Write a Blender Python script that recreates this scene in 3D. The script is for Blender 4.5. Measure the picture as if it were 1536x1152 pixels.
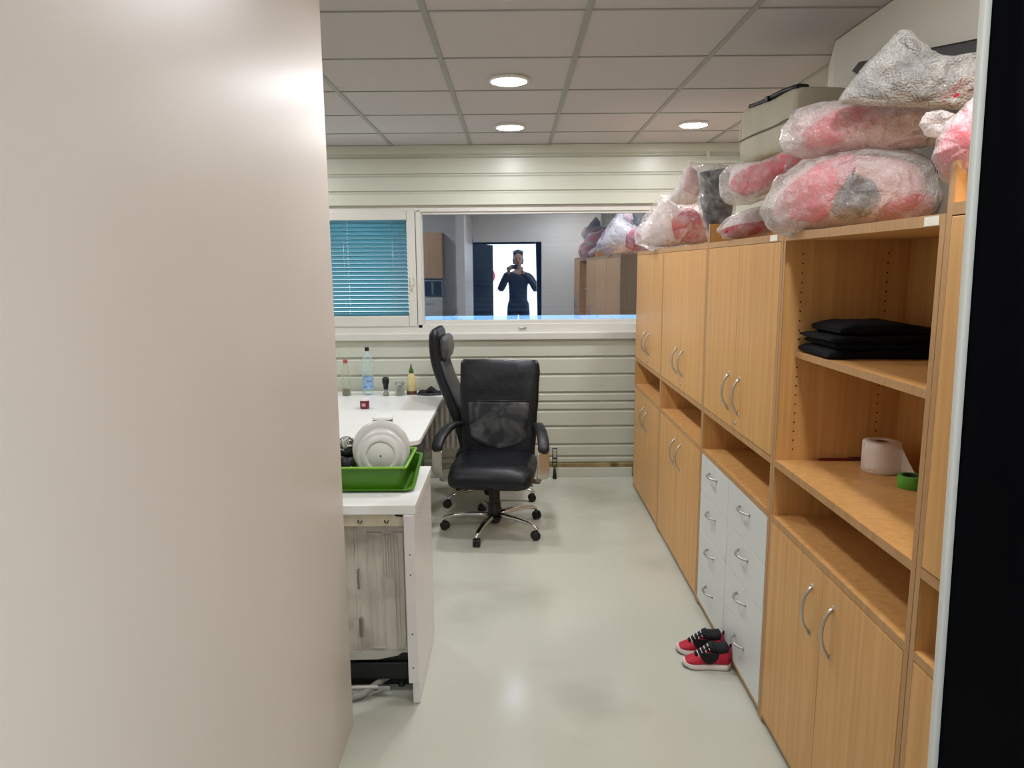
import bpy, bmesh, math, random
from mathutils import Vector, Matrix, noise
random.seed(7)
for o in list(bpy.data.objects): bpy.data.objects.remove(o, do_unlink=True)
C = bpy.context.scene.collection
PI = math.pi

# ------------------------------------------------------------------ camera
CAM_Z = 1.685
PITCH, ROLL, YAW, FPX = 0.160399690, -0.00786185097, -0.00341119498, 1082.3432
def make_camera():
    cy, sy = math.cos(YAW), math.sin(YAW)
    f = Vector((sy*math.cos(PITCH), cy*math.cos(PITCH), -math.sin(PITCH)))
    rt = Vector((cy, -sy, 0)); up = rt.cross(f)
    c, s = math.cos(ROLL), math.sin(ROLL)
    a = c*rt + s*up; b = -s*rt + c*up
    cam = bpy.data.cameras.new('camera'); co = bpy.data.objects.new('camera', cam); C.objects.link(co)
    co.matrix_world = Matrix(((a.x, b.x, -f.x, 0), (a.y, b.y, -f.y, 0), (a.z, b.z, -f.z, CAM_Z), (0, 0, 0, 1)))
    cam.sensor_fit = 'HORIZONTAL'; cam.sensor_width = 36.0
    cam.lens = 36.0*FPX/1536.0
    cam.clip_start = 0.02
    bpy.context.scene.camera = co
make_camera()
vs = bpy.context.scene.view_settings
vs.view_transform = 'Standard'; vs.look = 'None'; vs.gamma = 1.0; vs.use_curve_mapping = False
vs.exposure = 1.0

# ------------------------------------------------------------------ world (daylight outside the doorway and the window)
w = bpy.data.worlds.new('world'); bpy.context.scene.world = w; w.use_nodes = True
bg = w.node_tree.nodes['Background']
bg.inputs[0].default_value = (0.86, 0.955, 1.0, 1); bg.inputs[1].default_value = 1.5
LAMP = 106.0     # strength of each ceiling downlight

# ------------------------------------------------------------------ helpers
def lin(c): return tuple((x/12.92 if x <= .04045 else ((x+.055)/1.055)**2.4) for x in [v/255 for v in c])
def nodes(name):
    m = bpy.data.materials.new(name); m.use_nodes = True
    return m, m.node_tree.nodes, m.node_tree.links, m.node_tree.nodes['Principled BSDF']
def mat(name, col, rough=.5, metal=0, spec=.5, var=0, vscale=(6,6,6), bump=0, bscale=60, coat=0, trans=0, ior=1.45, dirt=None, dscale=3):
    """procedural principled material; colour varied by noise"""
    m, n, l, p = nodes(name); c = lin(col)
    p.inputs['Roughness'].default_value = rough; p.inputs['Metallic'].default_value = metal
    p.inputs['Specular IOR Level'].default_value = spec; p.inputs['Coat Weight'].default_value = coat
    p.inputs['Transmission Weight'].default_value = trans; p.inputs['IOR'].default_value = ior
    tc = n.new('ShaderNodeTexCoord'); mp = n.new('ShaderNodeMapping'); mp.inputs['Scale'].default_value = vscale
    l.new(tc.outputs['Object'], mp.inputs['Vector'])
    nz = n.new('ShaderNodeTexNoise'); nz.inputs['Scale'].default_value = 1; nz.inputs['Detail'].default_value = 5
    l.new(mp.outputs['Vector'], nz.inputs['Vector'])
    r = n.new('ShaderNodeValToRGB')
    r.color_ramp.elements[0].position = .3; r.color_ramp.elements[1].position = .7
    r.color_ramp.elements[0].color = tuple(x*(1-var) for x in c)+(1,)
    r.color_ramp.elements[1].color = tuple(min(1, x*(1+var)) for x in c)+(1,)
    l.new(nz.outputs['Fac'], r.inputs['Fac'])
    out = r.outputs['Color']
    if dirt:
        nd = n.new('ShaderNodeTexNoise'); nd.inputs['Scale'].default_value = dscale; nd.inputs['Detail'].default_value = 8
        l.new(tc.outputs['Object'], nd.inputs['Vector'])
        rd = n.new('ShaderNodeValToRGB'); rd.color_ramp.elements[0].position = .52; rd.color_ramp.elements[1].position = .7
        l.new(nd.outputs['Fac'], rd.inputs['Fac'])
        mx = n.new('ShaderNodeMix'); mx.data_type = 'RGBA'
        l.new(rd.outputs['Color'], mx.inputs['Factor']); l.new(out, mx.inputs['A']); mx.inputs['B'].default_value = lin(dirt)+(1,)
        out = mx.outputs['Result']
    l.new(out, p.inputs['Base Color'])
    if bump:
        nb = n.new('ShaderNodeTexNoise'); nb.inputs['Scale'].default_value = bscale; nb.inputs['Detail'].default_value = 4
        l.new(tc.outputs['Object'], nb.inputs['Vector'])
        b = n.new('ShaderNodeBump'); b.inputs['Strength'].default_value = bump; b.inputs['Distance'].default_value = .01
        l.new(nb.outputs['Fac'], b.inputs['Height']); l.new(b.outputs['Normal'], p.inputs['Normal'])
    return m
def emis(name, col, s):
    m, n, l, p = nodes(name); p.inputs['Base Color'].default_value = lin(col)+(1,)
    p.inputs['Emission Color'].default_value = lin(col)+(1,); p.inputs['Emission Strength'].default_value = s
    return m

def box(bm, x0, x1, y0, y1, z0, z1, bev=0, mi=0):
    r = bmesh.ops.create_cube(bm, size=1)
    vsx = r['verts']
    for v in vsx: v.co = Vector(((x0+x1)/2+v.co.x*(x1-x0), (y0+y1)/2+v.co.y*(y1-y0), (z0+z1)/2+v.co.z*(z1-z0)))
    fs = list({f for v in vsx for f in v.link_faces})
    for f in fs: f.material_index = mi
    if bev > 0:
        es = list({e for v in vsx for e in v.link_edges})
        bmesh.ops.bevel(bm, geom=es, offset=min(bev, .45*min(abs(x1-x0), abs(y1-y0), abs(z1-z0))), segments=2, affect='EDGES', profile=.6)
def lathe(bm, prof, c=(0,0,0), seg=32, axis='Z', cap=True, mi=0):
    c = Vector(c); rings = []
    def P(r, h, a):
        x, y = r*math.cos(a), r*math.sin(a)
        return c+Vector({'Z': (x, y, h), 'X': (h, x, y), 'Y': (x, h, y)}[axis])
    for r, h in prof:
        rings.append([bm.verts.new(P(max(r, 1e-5), h, 2*PI*i/seg)) for i in range(seg)])
    for a, b in zip(rings, rings[1:]):
        for i in range(seg):
            f = bm.faces.new((a[i], a[(i+1) % seg], b[(i+1) % seg], b[i])); f.smooth = True; f.material_index = mi
    if cap:
        for rg in (rings[0], rings[-1]):
            f = bm.faces.new(rg); f.material_index = mi
def tube(bm, pts, r, seg=10, cap=True, closed=False):
    pts = [Vector(p) for p in pts]; n = len(pts); rings = []
    rr = r if isinstance(r, (list, tuple)) else [r]*n
    up = None
    for i, p in enumerate(pts):
        a = pts[(i-1) % n] if (closed or i > 0) else p; b = pts[(i+1) % n] if (closed or i < n-1) else p
        t = (b-a).normalized()
        if up is None: up = Vector((0,0,1)) if abs(t.z) < .9 else Vector((1,0,0))
        s = t.cross(up); s = s.normalized() if s.length > 1e-6 else t.orthogonal().normalized()
        up = s.cross(t).normalized()
        rings.append([bm.verts.new(p+(s*math.cos(2*PI*k/seg)+up*math.sin(2*PI*k/seg))*rr[i]) for k in range(seg)])
    prs = list(zip(rings, rings[1:]))
    if closed: prs.append((rings[-1], rings[0]))
    for a, b in prs:
        for k in range(seg):
            f = bm.faces.new((a[k], a[(k+1) % seg], b[(k+1) % seg], b[k])); f.smooth = True
    if cap and not closed: bm.faces.new(rings[0]); bm.faces.new(rings[-1])
def smoothpath(pts, k=6):
    """catmull-rom through points"""
    P = [Vector(p) for p in pts]; out = []
    for i in range(len(P)-1):
        p0 = P[max(i-1,0)]; p1 = P[i]; p2 = P[i+1]; p3 = P[min(i+2,len(P)-1)]
        for j in range(k):
            t = j/k
            out.append(.5*((2*p1)+(p2-p0)*t+(2*p0-5*p1+4*p2-p3)*t*t+(3*p1-p0-3*p2+p3)*t**3))
    out.append(P[-1]); return out
def loft(bm, secs, seg=28, cap=True):
    """secs: (centre, xdir, ydir, rx, ry, exponent) super-ellipse rings"""
    rings = []
    for c, xd, yd, rx, ry, e in secs:
        c = Vector(c); xd = Vector(xd); yd = Vector(yd); rg = []
        for k in range(seg):
            a = 2*PI*k/seg; ca, sa = math.cos(a), math.sin(a)
            x = math.copysign(abs(ca)**(2/e), ca)*rx; y = math.copysign(abs(sa)**(2/e), sa)*ry
            rg.append(bm.verts.new(c+xd*x+yd*y))
        rings.append(rg)
    for a, b in zip(rings, rings[1:]):
        for k in range(seg):
            f = bm.faces.new((a[k], a[(k+1) % seg], b[(k+1) % seg], b[k])); f.smooth = True
    if cap: bm.faces.new(rings[0]); bm.faces.new(rings[-1])
def prism(bm, poly, axis, h0, h1):
    """extrude a 2-D polygon; axis 'Z': (x,y), 'X': (y,z), 'Y': (x,z)"""
    def P(a, b, h): return {'Z': (a,b,h), 'X': (h,a,b), 'Y': (a,h,b)}[axis]
    A = [bm.verts.new(P(a,b,h0)) for a, b in poly]; B = [bm.verts.new(P(a,b,h1)) for a, b in poly]
    n = len(poly)
    bm.faces.new(A); bm.faces.new(B)
    for i in range(n): bm.faces.new((A[i], A[(i+1)%n], B[(i+1)%n], B[i]))
def obj(name, bm, m, parent=None, local=False, label=None, bevel=0, smooth=False, sub=0):
    """link a bmesh as ONE object; world coordinates unless local"""
    bmesh.ops.recalc_face_normals(bm, faces=bm.faces)
    me = bpy.data.meshes.new(name)
    if parent is not None and not local:
        off = Vector(parent.location); q = parent.parent
        while q is not None: off += Vector(q.location); q = q.parent
        bmesh.ops.translate(bm, verts=bm.verts, vec=-off)
    bm.to_mesh(me); bm.free()
    for mm in (m if isinstance(m, (list, tuple)) else [m]): me.materials.append(mm)
    if smooth:
        for p in me.polygons: p.use_smooth = True
    o = bpy.data.objects.new(name, me); C.objects.link(o)
    if parent is not None: o.parent = parent
    if label: o['label'] = label
    if bevel:
        b = o.modifiers.new('bevel', 'BEVEL'); b.width = bevel; b.segments = 2; b.limit_method = 'ANGLE'
    if sub:
        s = o.modifiers.new('sub', 'SUBSURF'); s.levels = sub; s.render_levels = sub
    return o
def thing(name, label, cat, loc=(0,0,0), rotz=0, group=None):
    o = bpy.data.objects.new(name, None); C.objects.link(o); o.empty_display_size = .1
    o.location = loc; o.rotation_euler = (0,0,rotz); o['label'] = label; o['category'] = cat
    if group: o['group'] = group
    return o
def tag(o, label, cat, group=None):
    o['label'] = label; o['category'] = cat
    if group: o['group'] = group
    return o
def struct(name, bm, m, parent=None, label=None, **k):
    o = obj(name, bm, m, parent, **k)
    if parent is None:
        o['kind'] = 'structure'
        o['label'] = label or name.replace('_', ' '); o['category'] = name.split('_')[0]
    return o
def dup(root, loc, rotz, label, group=None):
    r = root.copy(); C.objects.link(r); r.location = loc; r.rotation_euler = (0,0,rotz); r['label'] = label
    if group: r['group'] = group
    for ch in list(root.children):
        c = ch.copy(); C.objects.link(c); c.parent = r
        for g in list(ch.children):
            d = g.copy(); C.objects.link(d); d.parent = c
    return r
def wrinkle(bm, amp, sc, seed=0):
    bm.normal_update()
    for v in bm.verts:
        q = v.co*sc+Vector((seed,seed*2.1,0)); v.co += v.normal*amp*(noise.noise(q)+.5*noise.noise(q*2.3))
B = bmesh.new

# ------------------------------------------------------------------ materials
M = {}
def wood(name, col, rough=.42):
    m, n, l, p = nodes(name)
    tc = n.new('ShaderNodeTexCoord'); mp = n.new('ShaderNodeMapping'); mp.inputs['Scale'].default_value = (45, 45, 1.6)
    l.new(tc.outputs['Object'], mp.inputs['Vector'])
    a = n.new('ShaderNodeTexNoise'); a.inputs['Scale'].default_value = 1; a.inputs['Detail'].default_value = 6; a.inputs['Roughness'].default_value = .6
    l.new(mp.outputs['Vector'], a.inputs['Vector'])
    r = n.new('ShaderNodeValToRGB'); c = lin(col)
    r.color_ramp.elements[0].position = .3; r.color_ramp.elements[1].position = .72
    r.color_ramp.elements[0].color = (c[0]*.86, c[1]*.80, c[2]*.72, 1); r.color_ramp.elements[1].color = (min(1,c[0]*1.1), c[1]*1.1, c[2]*1.12, 1)
    l.new(a.outputs['Fac'], r.inputs['Fac']); l.new(r.outputs['Color'], p.inputs['Base Color'])
    p.inputs['Roughness'].default_value = rough; p.inputs['Specular IOR Level'].default_value = .4
    b = n.new('ShaderNodeBump'); b.inputs['Strength'].default_value = .04; b.inputs['Distance'].default_value = .002
    l.new(a.outputs['Fac'], b.inputs['Height']); l.new(b.outputs['Normal'], p.inputs['Normal'])
    return m
M['beech'] = wood('beech_laminate', (212, 163, 101))
M['edge'] = wood('beech_edging', (184, 144, 98), .5)
M['floor'] = mat('floor_epoxy', (200, 202, 188), .15, spec=.5, var=.035, vscale=(1.2,1.2,1.2), bump=.015, bscale=12, dirt=(176,178,164), dscale=1.1)
M['tile'] = mat('ceiling_tile', (198, 196, 197), .9, spec=.1, var=.03, vscale=(90,90,90), bump=.1, bscale=220)
M['tbar'] = mat('ceiling_grid_metal', (158, 160, 154), .5, spec=.3)
M['panelwall'] = mat('sandwich_panel', (197, 199, 184), .3, spec=.5, var=.015)
M['paint'] = mat('wall_paint', (230, 226, 214), .7, spec=.25, var=.015)
M['partition'] = mat('partition_paint', (205, 197, 187), .38, spec=.35, var=.025, vscale=(1.5,1.5,1.0))
M['white_lam'] = mat('white_laminate', (232, 232, 228), .3, spec=.5, var=.02, vscale=(4,4,4))
M['drawer'] = mat('drawer_white', (216, 219, 218), .35, spec=.45)
M['pvc'] = mat('pvc_frame', (206, 204, 196), .35, spec=.5, var=.02)
M['chrome'] = mat('chrome', (215, 215, 215), .14, metal=1)
M['steel'] = mat('brushed_steel', (190, 190, 186), .32, metal=1)
M['satin'] = mat('satin_silver', (196, 192, 184), .35, metal=.9)
M['leather'] = mat('black_leather', (15, 17, 22), .38, spec=.42, var=.3, vscale=(14,14,14), bump=.3, bscale=22)
M['plastic'] = mat('black_plastic', (18, 19, 21), .45, spec=.5)
M['dark'] = mat('dark_recess', (20, 22, 26), .7, spec=.2)
M['doorblack'] = mat('anthracite_frame', (3, 4, 9), .6, spec=.03)
M['seal'] = mat('door_seal', (236, 230, 218), .5)
M['rust'] = mat('dirty_sealant', (150, 132, 88), .8, var=.4, vscale=(9,9,9), dirt=(96,78,44), dscale=7)

# ------------------------------------------------------------------ structure
D = 5.715; CEIL = 2.603
bm = B(); box(bm, -2.7, 2.1, .55, 5.95, -.1, 0); struct('floor', bm, M['floor'], label='pale grey green glossy floor')
bm = B(); box(bm, -9, 9, -14, .55, -.12, -.004); struct('floor_outdoor', bm, mat('outdoor_paving', (170,172,172), .8, var=.1), label='light paving outside the doorway')

# ceiling: slab plus tiles in an exposed T-bar grid
bm = B(); box(bm, -2.7, 2.1, .55, 5.95, CEIL+.03, CEIL+.1)
gx = [-.319+.6*i for i in range(-4, 5)]; gy = [2.802+.6*j for j in range(-4, 6)]
for i in range(len(gx)-1):
    for j in range(len(gy)-1):
        x0, x1, y0, y1 = gx[i]+.008, gx[i+1]-.008, gy[j]+.003, gy[j+1]-.003
        x0 = max(x0, -2.69); x1 = min(x1, 2.09)
        if x1-x0 > .05: box(bm, x0, x1, y0, min(y1, D+.05), CEIL+.004, CEIL+.031)
ce = struct('ceiling', bm, M['tile'], label='suspended ceiling of square pale tiles')
bm = B()
for x in gx: box(bm, x-.012, x+.012, .56, D+.04, CEIL-.001, CEIL+.012)
for y in gy: box(bm, -2.7, 2.1, y-.005, y+.005, CEIL-.0005, CEIL+.012)
obj('grid', bm, M['tbar'], ce)

# back wall of ribbed sandwich panels with the window opening
WX0, WX1, WZ0, WZ1 = -1.75, 1.36, 1.125, 2.165
def panel_profile(z0, z1, grooves):
    pts = [(D, z0)]
    for g in sorted(grooves):
        if z0 < g-.02 and g+.02 < z1: pts += [(D, g-.020), (D+.018, g-.005), (D+.018, g+.004), (D, g+.008)]
    pts.append((D, z1)); return pts
def panel_wall(bm, x0, x1, prof, back=.2):
    pr = prof+[(D+back, prof[-1][1]), (D+back, prof[0][1])]
    prism(bm, pr, 'X', x0, x1)
G_low = [.105, .162, .262, .412, .547, .617, .69, .838, .978]
G_up = [2.265, 2.392, 2.53]
bm = B()
panel_wall(bm, -2.7, 2.1, panel_profile(0.0, WZ0, G_low))
panel_wall(bm, -2.7, 2.1, panel_profile(WZ1, CEIL+.02, G_up))
panel_wall(bm, -2.7, WX0, panel_profile(WZ0, WZ1, [1.25,1.4,1.55,1.7,1.85,2.0]))
panel_wall(bm, WX1, 2.1, panel_profile(WZ0, WZ1, [1.25,1.4,1.55,1.7,1.85,2.0]))
struct('wall_back', bm, M['panelwall'], label='beige ribbed metal back wall')
bm = B(); box(bm, 1.475, 1.50, D-.012, D, 2.47, CEIL); box(bm, 1.34, 2.0, D-.022, D, 2.455, 2.478); box(bm, -2.7, 2.1, D-.02, D+.01, CEIL-.06, CEIL+.001)
struct('trim_1', bm, M['panelwall'], label='metal flashing along the top of the back wall')
bm = B(); box(bm, -2.7, .95, D-.05, D+.002, .0, .075, .004); struct('baseboard_back', bm, M['floor'], label='painted plinth below the back wall')
bm = B(); box(bm, .22, .96, D-.03, D+.001, .0755, .108, .004); struct('trim_2', bm, M['rust'], label='dirty yellow brown sealant strip above the plinth')

# right wall: nearer part stands forward and ends in a chamfered corner
bm = B(); prism(bm, [(1.345,.55), (1.345,3.19), (1.48,3.57), (2.1,3.57), (2.1,.55)], 'Z', 0, CEIL); struct('wall_right', bm, M['paint'], label='pale beige right wall above the cabinets')
bm = B(); box(bm, 2.0, 2.1, 3.57, 5.95, 0, CEIL); struct('wall_right_recess', bm, M['paint'], label='pale right wall in the far corner')
# left: smooth partition beside the camera, and the far left wall
bm = B(); box(bm, -.715, -.611, .62, 2.457, 0, CEIL, .002); struct('wall_partition', bm, M['partition'], label='smooth beige partition at the left')
bm = B(); box(bm, -2.7, -2.6, .55, 5.95, 0, CEIL); struct('wall_left', bm, M['paint'], label='far left wall behind the partition')
# front wall around the doorway
bm = B()
box(bm, -2.7, -.62, .5, .62, 0, CEIL+.03); box(bm, .42, 2.1, .562, .62, 0, CEIL+.03); box(bm, -.62, .42, .5, .62, 2.06, CEIL+.03)
struct('wall_front', bm, M['paint'], label='wall around the doorway')
bm = B(); box(bm, -.63, .42, .47, .51, 2.03, 2.10); box(bm, -.66, -.605, .47, .64, 0, 2.10)
dr = struct('door_1', bm, M['doorblack'], label='dark frame and leaf of the sliding door')
# sliding leaf on the right: anthracite with a light seal on its edge (hangs slightly out of plumb)
def lean(bm, k=.021, z0=1.685):
    for v in bm.verts: v.co.x -= k*(v.co.z-z0)
LEAN = .022
bm = B(); box(bm, .3455, .60, .40, .553, 0, 2.12); lean(bm, LEAN); obj('leaf', bm, M['doorblack'], dr)
bm = B(); box(bm, .3395, .3455, .549, .556, 0, 2.12, .002); lean(bm, LEAN); obj('seal_strip', bm, M['seal'], dr)
# outer leaf standing open outside, hinged at the left jamb
bm = B(); prism(bm, [(-.64,.47), (-.60,.47), (-.34,-.55), (-.38,-.56)], 'Z', 0, 2.05); obj('outer_leaf', bm, M['doorblack'], dr)

# ------------------------------------------------------------------ window
F0 = D+.035
def wframe(bm, x0, x1, z0, z1, t, y0, y1, tl=None, tr=None, tt=None, tb=None, bev=.004):
    tl = tl or t; tr = tr or t; tt = tt or t; tb = tb or t
    box(bm, x0, x0+tl, y0, y1, z0, z1, bev); box(bm, x1-tr, x1, y0, y1, z0, z1, bev)
    box(bm, x0+tl, x1-tr, y0, y1, z1-tt, z1, bev); box(bm, x0+tl, x1-tr, y0, y1, z0, z0+tb, bev)
bm = B()
wframe(bm, WX0, WX1, 1.17, 2.17, .04, F0, F0+.1, tt=.055, tb=.07)
box(bm, -.763, -.725, F0, F0+.1, 1.21, 2.13, .004)
wframe(bm, -.727, WX1-.03, 1.225, 2.122, .012, F0+.015, F0+.09, tt=.026, tb=.045)
win = struct('window_1', bm, M['pvc'], label='long white framed window in the back wall')
bm = B(); wframe(bm, WX0+.03, -.768, 1.225, 2.125, .065, F0-.008, F0+.07, tb=.085, tt=.07, bev=.008); obj('sash', bm, M['pvc'], win)
bm = B(); box(bm, -.815, -.79, F0-.02, F0-.008, 1.55, 1.615, .004); tube(bm, [(-.802,F0-.02,1.60), (-.802,F0-.05,1.60), (-.802,F0-.055,1.575), (-.80,F0-.055,1.50)], .008, 8); obj('handle', bm, M['pvc'], win)
bm = B(); box(bm, -1.9, WX1+.05, D-.03, D+.05, 1.118, 1.175, .008); obj('sill', bm, M['pvc'], win)
bm = B(); box(bm, .04, .10, F0-.012, F0+.004, 1.205, 1.215, .002); tube(bm, [(.07,F0-.01,1.21),(.07,F0-.03,1.21),(.045,F0-.032,1.208)], .004, 8); obj('lever', bm, M['steel'], win)
gm, n, l, p = nodes('window_glass'); n.remove(p)
gl = n.new('ShaderNodeBsdfGlossy'); gl.inputs['Roughness'].default_value = .012; gl.inputs['Color'].default_value = (.96,.98,1,1)
tr = n.new('ShaderNodeBsdfTransparent'); tr.inputs['Color'].default_value = (.50,.72,.98,1)  # blue of the outside daylight is put into the glass tint
mx = n.new('ShaderNodeMixShader'); lw = n.new('ShaderNodeLayerWeight'); lw.inputs['Blend'].default_value = .35
mr = n.new('ShaderNodeMapRange'); mr.inputs['To Min'].default_value = .42; mr.inputs['To Max'].default_value = .95
l.new(lw.outputs['Fresnel'], mr.inputs['Value']); l.new(mr.outputs['Result'], mx.inputs['Fac'])
l.new(tr.outputs[0], mx.inputs[1]); l.new(gl.outputs[0], mx.inputs[2]); l.new(mx.outputs[0], n['Material Output'].inputs['Surface'])
glass_clear, n, l, p = nodes('clear_window_glass'); n.remove(p)
gl = n.new('ShaderNodeBsdfGlossy'); gl.inputs['Roughness'].default_value = .02; tr = n.new('ShaderNodeBsdfTransparent'); mx = n.new('ShaderNodeMixShader'); mx.inputs['Fac'].default_value = .12
l.new(tr.outputs[0], mx.inputs[1]); l.new(gl.outputs[0], mx.inputs[2]); l.new(mx.outputs[0], n['Material Output'].inputs['Surface'])
bm = B(); box(bm, -.72, WX1-.04, F0+.05, F0+.056, 1.24, 2.115); obj('pane', bm, gm, win, label='mirroring fixed glass pane')
bm = B(); box(bm, WX0+.06, -.82, F0+.05, F0+.056, 1.29, 2.07); obj('pane', bm, glass_clear, win)

# venetian blind in front of the small sash, daylight glowing through its slats
def slat_mat(name, col, tcol, k):
    m, n, l, p = nodes(name); p.inputs['Base Color'].default_value = lin(col)+(1,); p.inputs['Roughness'].default_value = .4
    t = n.new('ShaderNodeBsdfTranslucent'); t.inputs['Color'].default_value = lin(tcol)+(1,)
    x = n.new('ShaderNodeMixShader'); x.inputs['Fac'].default_value = k
    l.new(p.outputs[0], x.inputs[1]); l.new(t.outputs[0], x.inputs[2]); l.new(x.outputs[0], n['Material Output'].inputs['Surface'])
    return m
M['teal'] = slat_mat('teal_slat', (100,134,146), (144,186,196), .74)
M['greyslat'] = slat_mat('grey_slat', (108,110,116), (60,90,110), .12)
def blind(name, x0, x1, z0, z1, y, pitch, tilt, m, wd, label, cords):
    t = thing(name, label, 'blind', ((x0+x1)/2, y, z0))
    bm = B(); box(bm, x0, x1, y-.012, y+.012, z1-.022, z1, .003); obj('head_rail', bm, m, t)
    bm = B(); n_ = int((z1-.03-z0)/pitch)
    for i in range(n_):
        z = z0+.028+i*pitch
        for k in range(4):
            a0, a1 = (k/4-.5), ((k+1)/4-.5)
            def pt(a): return (y+a*wd*math.cos(tilt), z+a*wd*math.sin(tilt)+.0035*(1-4*a*a))
            (ya,za), (yb,zb) = pt(a0), pt(a1)
            q = [bm.verts.new(v) for v in ((x0+.003,ya,za), (x1-.003,ya,za), (x1-.003,yb,zb), (x0+.003,yb,zb))]
            bm.faces.new(q)
    bmesh.ops.remove_doubles(bm, verts=bm.verts, dist=1e-5)
    o = obj('slats', bm, m, t, smooth=True); s = o.modifiers.new('solid', 'SOLIDIFY'); s.thickness = .0008
    bm = B(); box(bm, x0, x1, y-.011, y+.011, z0, z0+.02, .003); obj('bottom_rail', bm, m, t)
    if cords:
        for cx in cords:
            bm = B(); tube(bm, [(cx, y-.016, z0+.01), (cx, y-.016, z1-.01)], .0012, 6); obj('ladder_cord', bm, M['satin'], t)
        bm = B()
        for i in range(30): bmesh.ops.create_uvsphere(bm, u_segments=6, v_segments=5, radius=.0042, matrix=Matrix.Translation((cords[0]+.035+.002*math.sin(i), y-.022, z1-.03-i*.024)))
        obj('bead_chain', bm, M['white_lam'], t)
    return t
blind('venetian_blind', -1.66, -.8345, 1.302, 2.058, F0+.028, .0315, math.radians(-54), M['teal'], .0372, 'teal blue venetian blind in the narrow left window sash', [-1.335, -.95])
blind('venetian_blind', -.80, WX1+.02, 1.296, 2.20, F0+.16, .04, math.radians(-62), M['greyslat'], .052, 'grey venetian blind closed behind the wide mirroring pane', None)

# ------------------------------------------------------------------ ceiling downlights
M['lamp'] = emis('lamp_diffuser', (250, 251, 255), LAMP)
M['lampring'] = mat('lamp_ring', (236,236,232), .4)
def downlight(x, y, label):
    t = thing('ceiling_downlight', label, 'ceiling light', (x, y, CEIL), 0, 'round ceiling downlights')
    bm = B(); lathe(bm, [(.094,.004), (.1,-.004), (.098,-.012), (.086,-.014), (.084,.002)], (0,0,0), 40, cap=False); obj('trim_ring', bm, M['lampring'], t, local=True)
    bm = B(); lathe(bm, [(.083,-.002), (.083,-.0125), (.074,-.0155), (.04,-.017), (.0,-.0175)], (0,0,0), 40); obj('diffuser', bm, M['lamp'], t, local=True)
    return t
dl = downlight(-.017, 3.765, 'largest glowing round downlight in view, in the middle of the ceiling')
dup(dl, (-.017, 4.96, CEIL), 0, 'round glowing downlight above the window, farther one of the left pair')
dup(dl, (1.184, 4.93, CEIL), 0, 'round glowing downlight at the right, above the far cabinets')
dm = dup(dl, (-.017, 2.56, CEIL), 0, 'dimmer round downlight level with the far end of the partition')
for c in dm.children:
    if c.name.startswith('diffuser'):
        c.data = c.data.copy(); c.data.materials[0] = emis('dim_lamp_diffuser', (250, 251, 255), LAMP*.6)
dup(dl, (.75, 1.36, CEIL), 0, 'unseen downlight near the doorway, added to brighten the right wall')  # added lamp out of view, lifts the right wall and the bundles
dup(dl, (-1.82, 4.96, CEIL), 0, 'added downlight kept out of view at the far left')  # added lamp, hidden from the camera by the partition
dup(dl, (-1.5, 1.9, CEIL), 0, 'added unseen downlight behind the partition')  # added lamp on the unseen side of the partition

# ------------------------------------------------------------------ storage cabinets along the right wall
CX, CB = .91, 1.338      # front plane and back
ROW = 'beech storage cabinets along the right wall'
def bow_handle(c, L, vertical=True, out=.028):
    """arched pull on a front facing -x"""
    x, y, z = c; pts = []
    for i in range(13):
        s = -1+2*i/12; o_ = out*(1-abs(s)**2.6)
        pts.append((x-o_, y, z+s*L/2) if vertical else (x-o_, y+s*L/2, z))
    bm = B(); tube(bm, pts, .0055, 8)
    for s in (-1, 1):
        q = (x+.002, y, z+s*L/2) if vertical else (x+.002, y+s*L/2, z)
        lathe(bm, [(.008,-.004), (.008,.001)], q, 10, axis='X')
    return bm
def carcass(y0, y1, label, pegs=False, top_ext=0.0, top_z=1.79, shelves=(), far_ext=None):
    t = thing('storage_cabinet', label, 'cabinet', (CB, (y0+y1)/2, 0), 0, ROW)
    g = .0015; th = .02
    def side(ya, yb, zt):
        bm = B(); box(bm, CX+.0025, CB, ya, yb, .012, zt, 0)
        if pegs and ya > (y0+y1)/2:      # drilled shelf-peg holes
            for xh in (CX+.06, CX+.345):
                for z in [1.05+.032*i for i in range(22)]:
                    if abs(z-1.385) > .02: lathe(bm, [(.0028,-.0006), (.0028,.0006)], (xh, ya-.0005, z), 8, axis='Y', mi=1)
        obj('side_panel', bm, [M['beech'], M['dark']], t)
        bm = B(); box(bm, CX, CX+.0022, ya, yb, .012, zt); obj('side_edging', bm, M['edge'], t)
    side(y0+g, y0+th, top_z+top_ext); side(y1-th, y1-g, top_z+(far_ext if far_ext is not None else top_ext))
    bm = B(); box(bm, CB-.008, CB, y0+th, y1-th, .03, top_z); obj('back_panel', bm, M['beech'], t)
    bm = B(); box(bm, CX+.03, CX+.045, y0+th, y1-th, .0, .034); obj('plinth', bm, M['dark'], t)
    def board(name, z0, z1, xin=0, mt=None):
        bm = B(); box(bm, CX+xin+.0022, CB-.008, y0+th, y1-th, z0, z1); o = obj(name, bm, M['beech'], t)
        bm = B(); box(bm, CX+xin, CX+xin+.002, y0+th, y1-th, z0, z1); obj('edging', bm, M['edge'], o)
        return o
    board('top_board', top_z-.025, top_z)
    board('bottom_board', .03, .048)
    board('shelf', .788, .810)
    board('shelf', .988, 1.012)
    for z0, z1, xi in shelves: board('shelf', z0, z1, xi)
    return t
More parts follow.
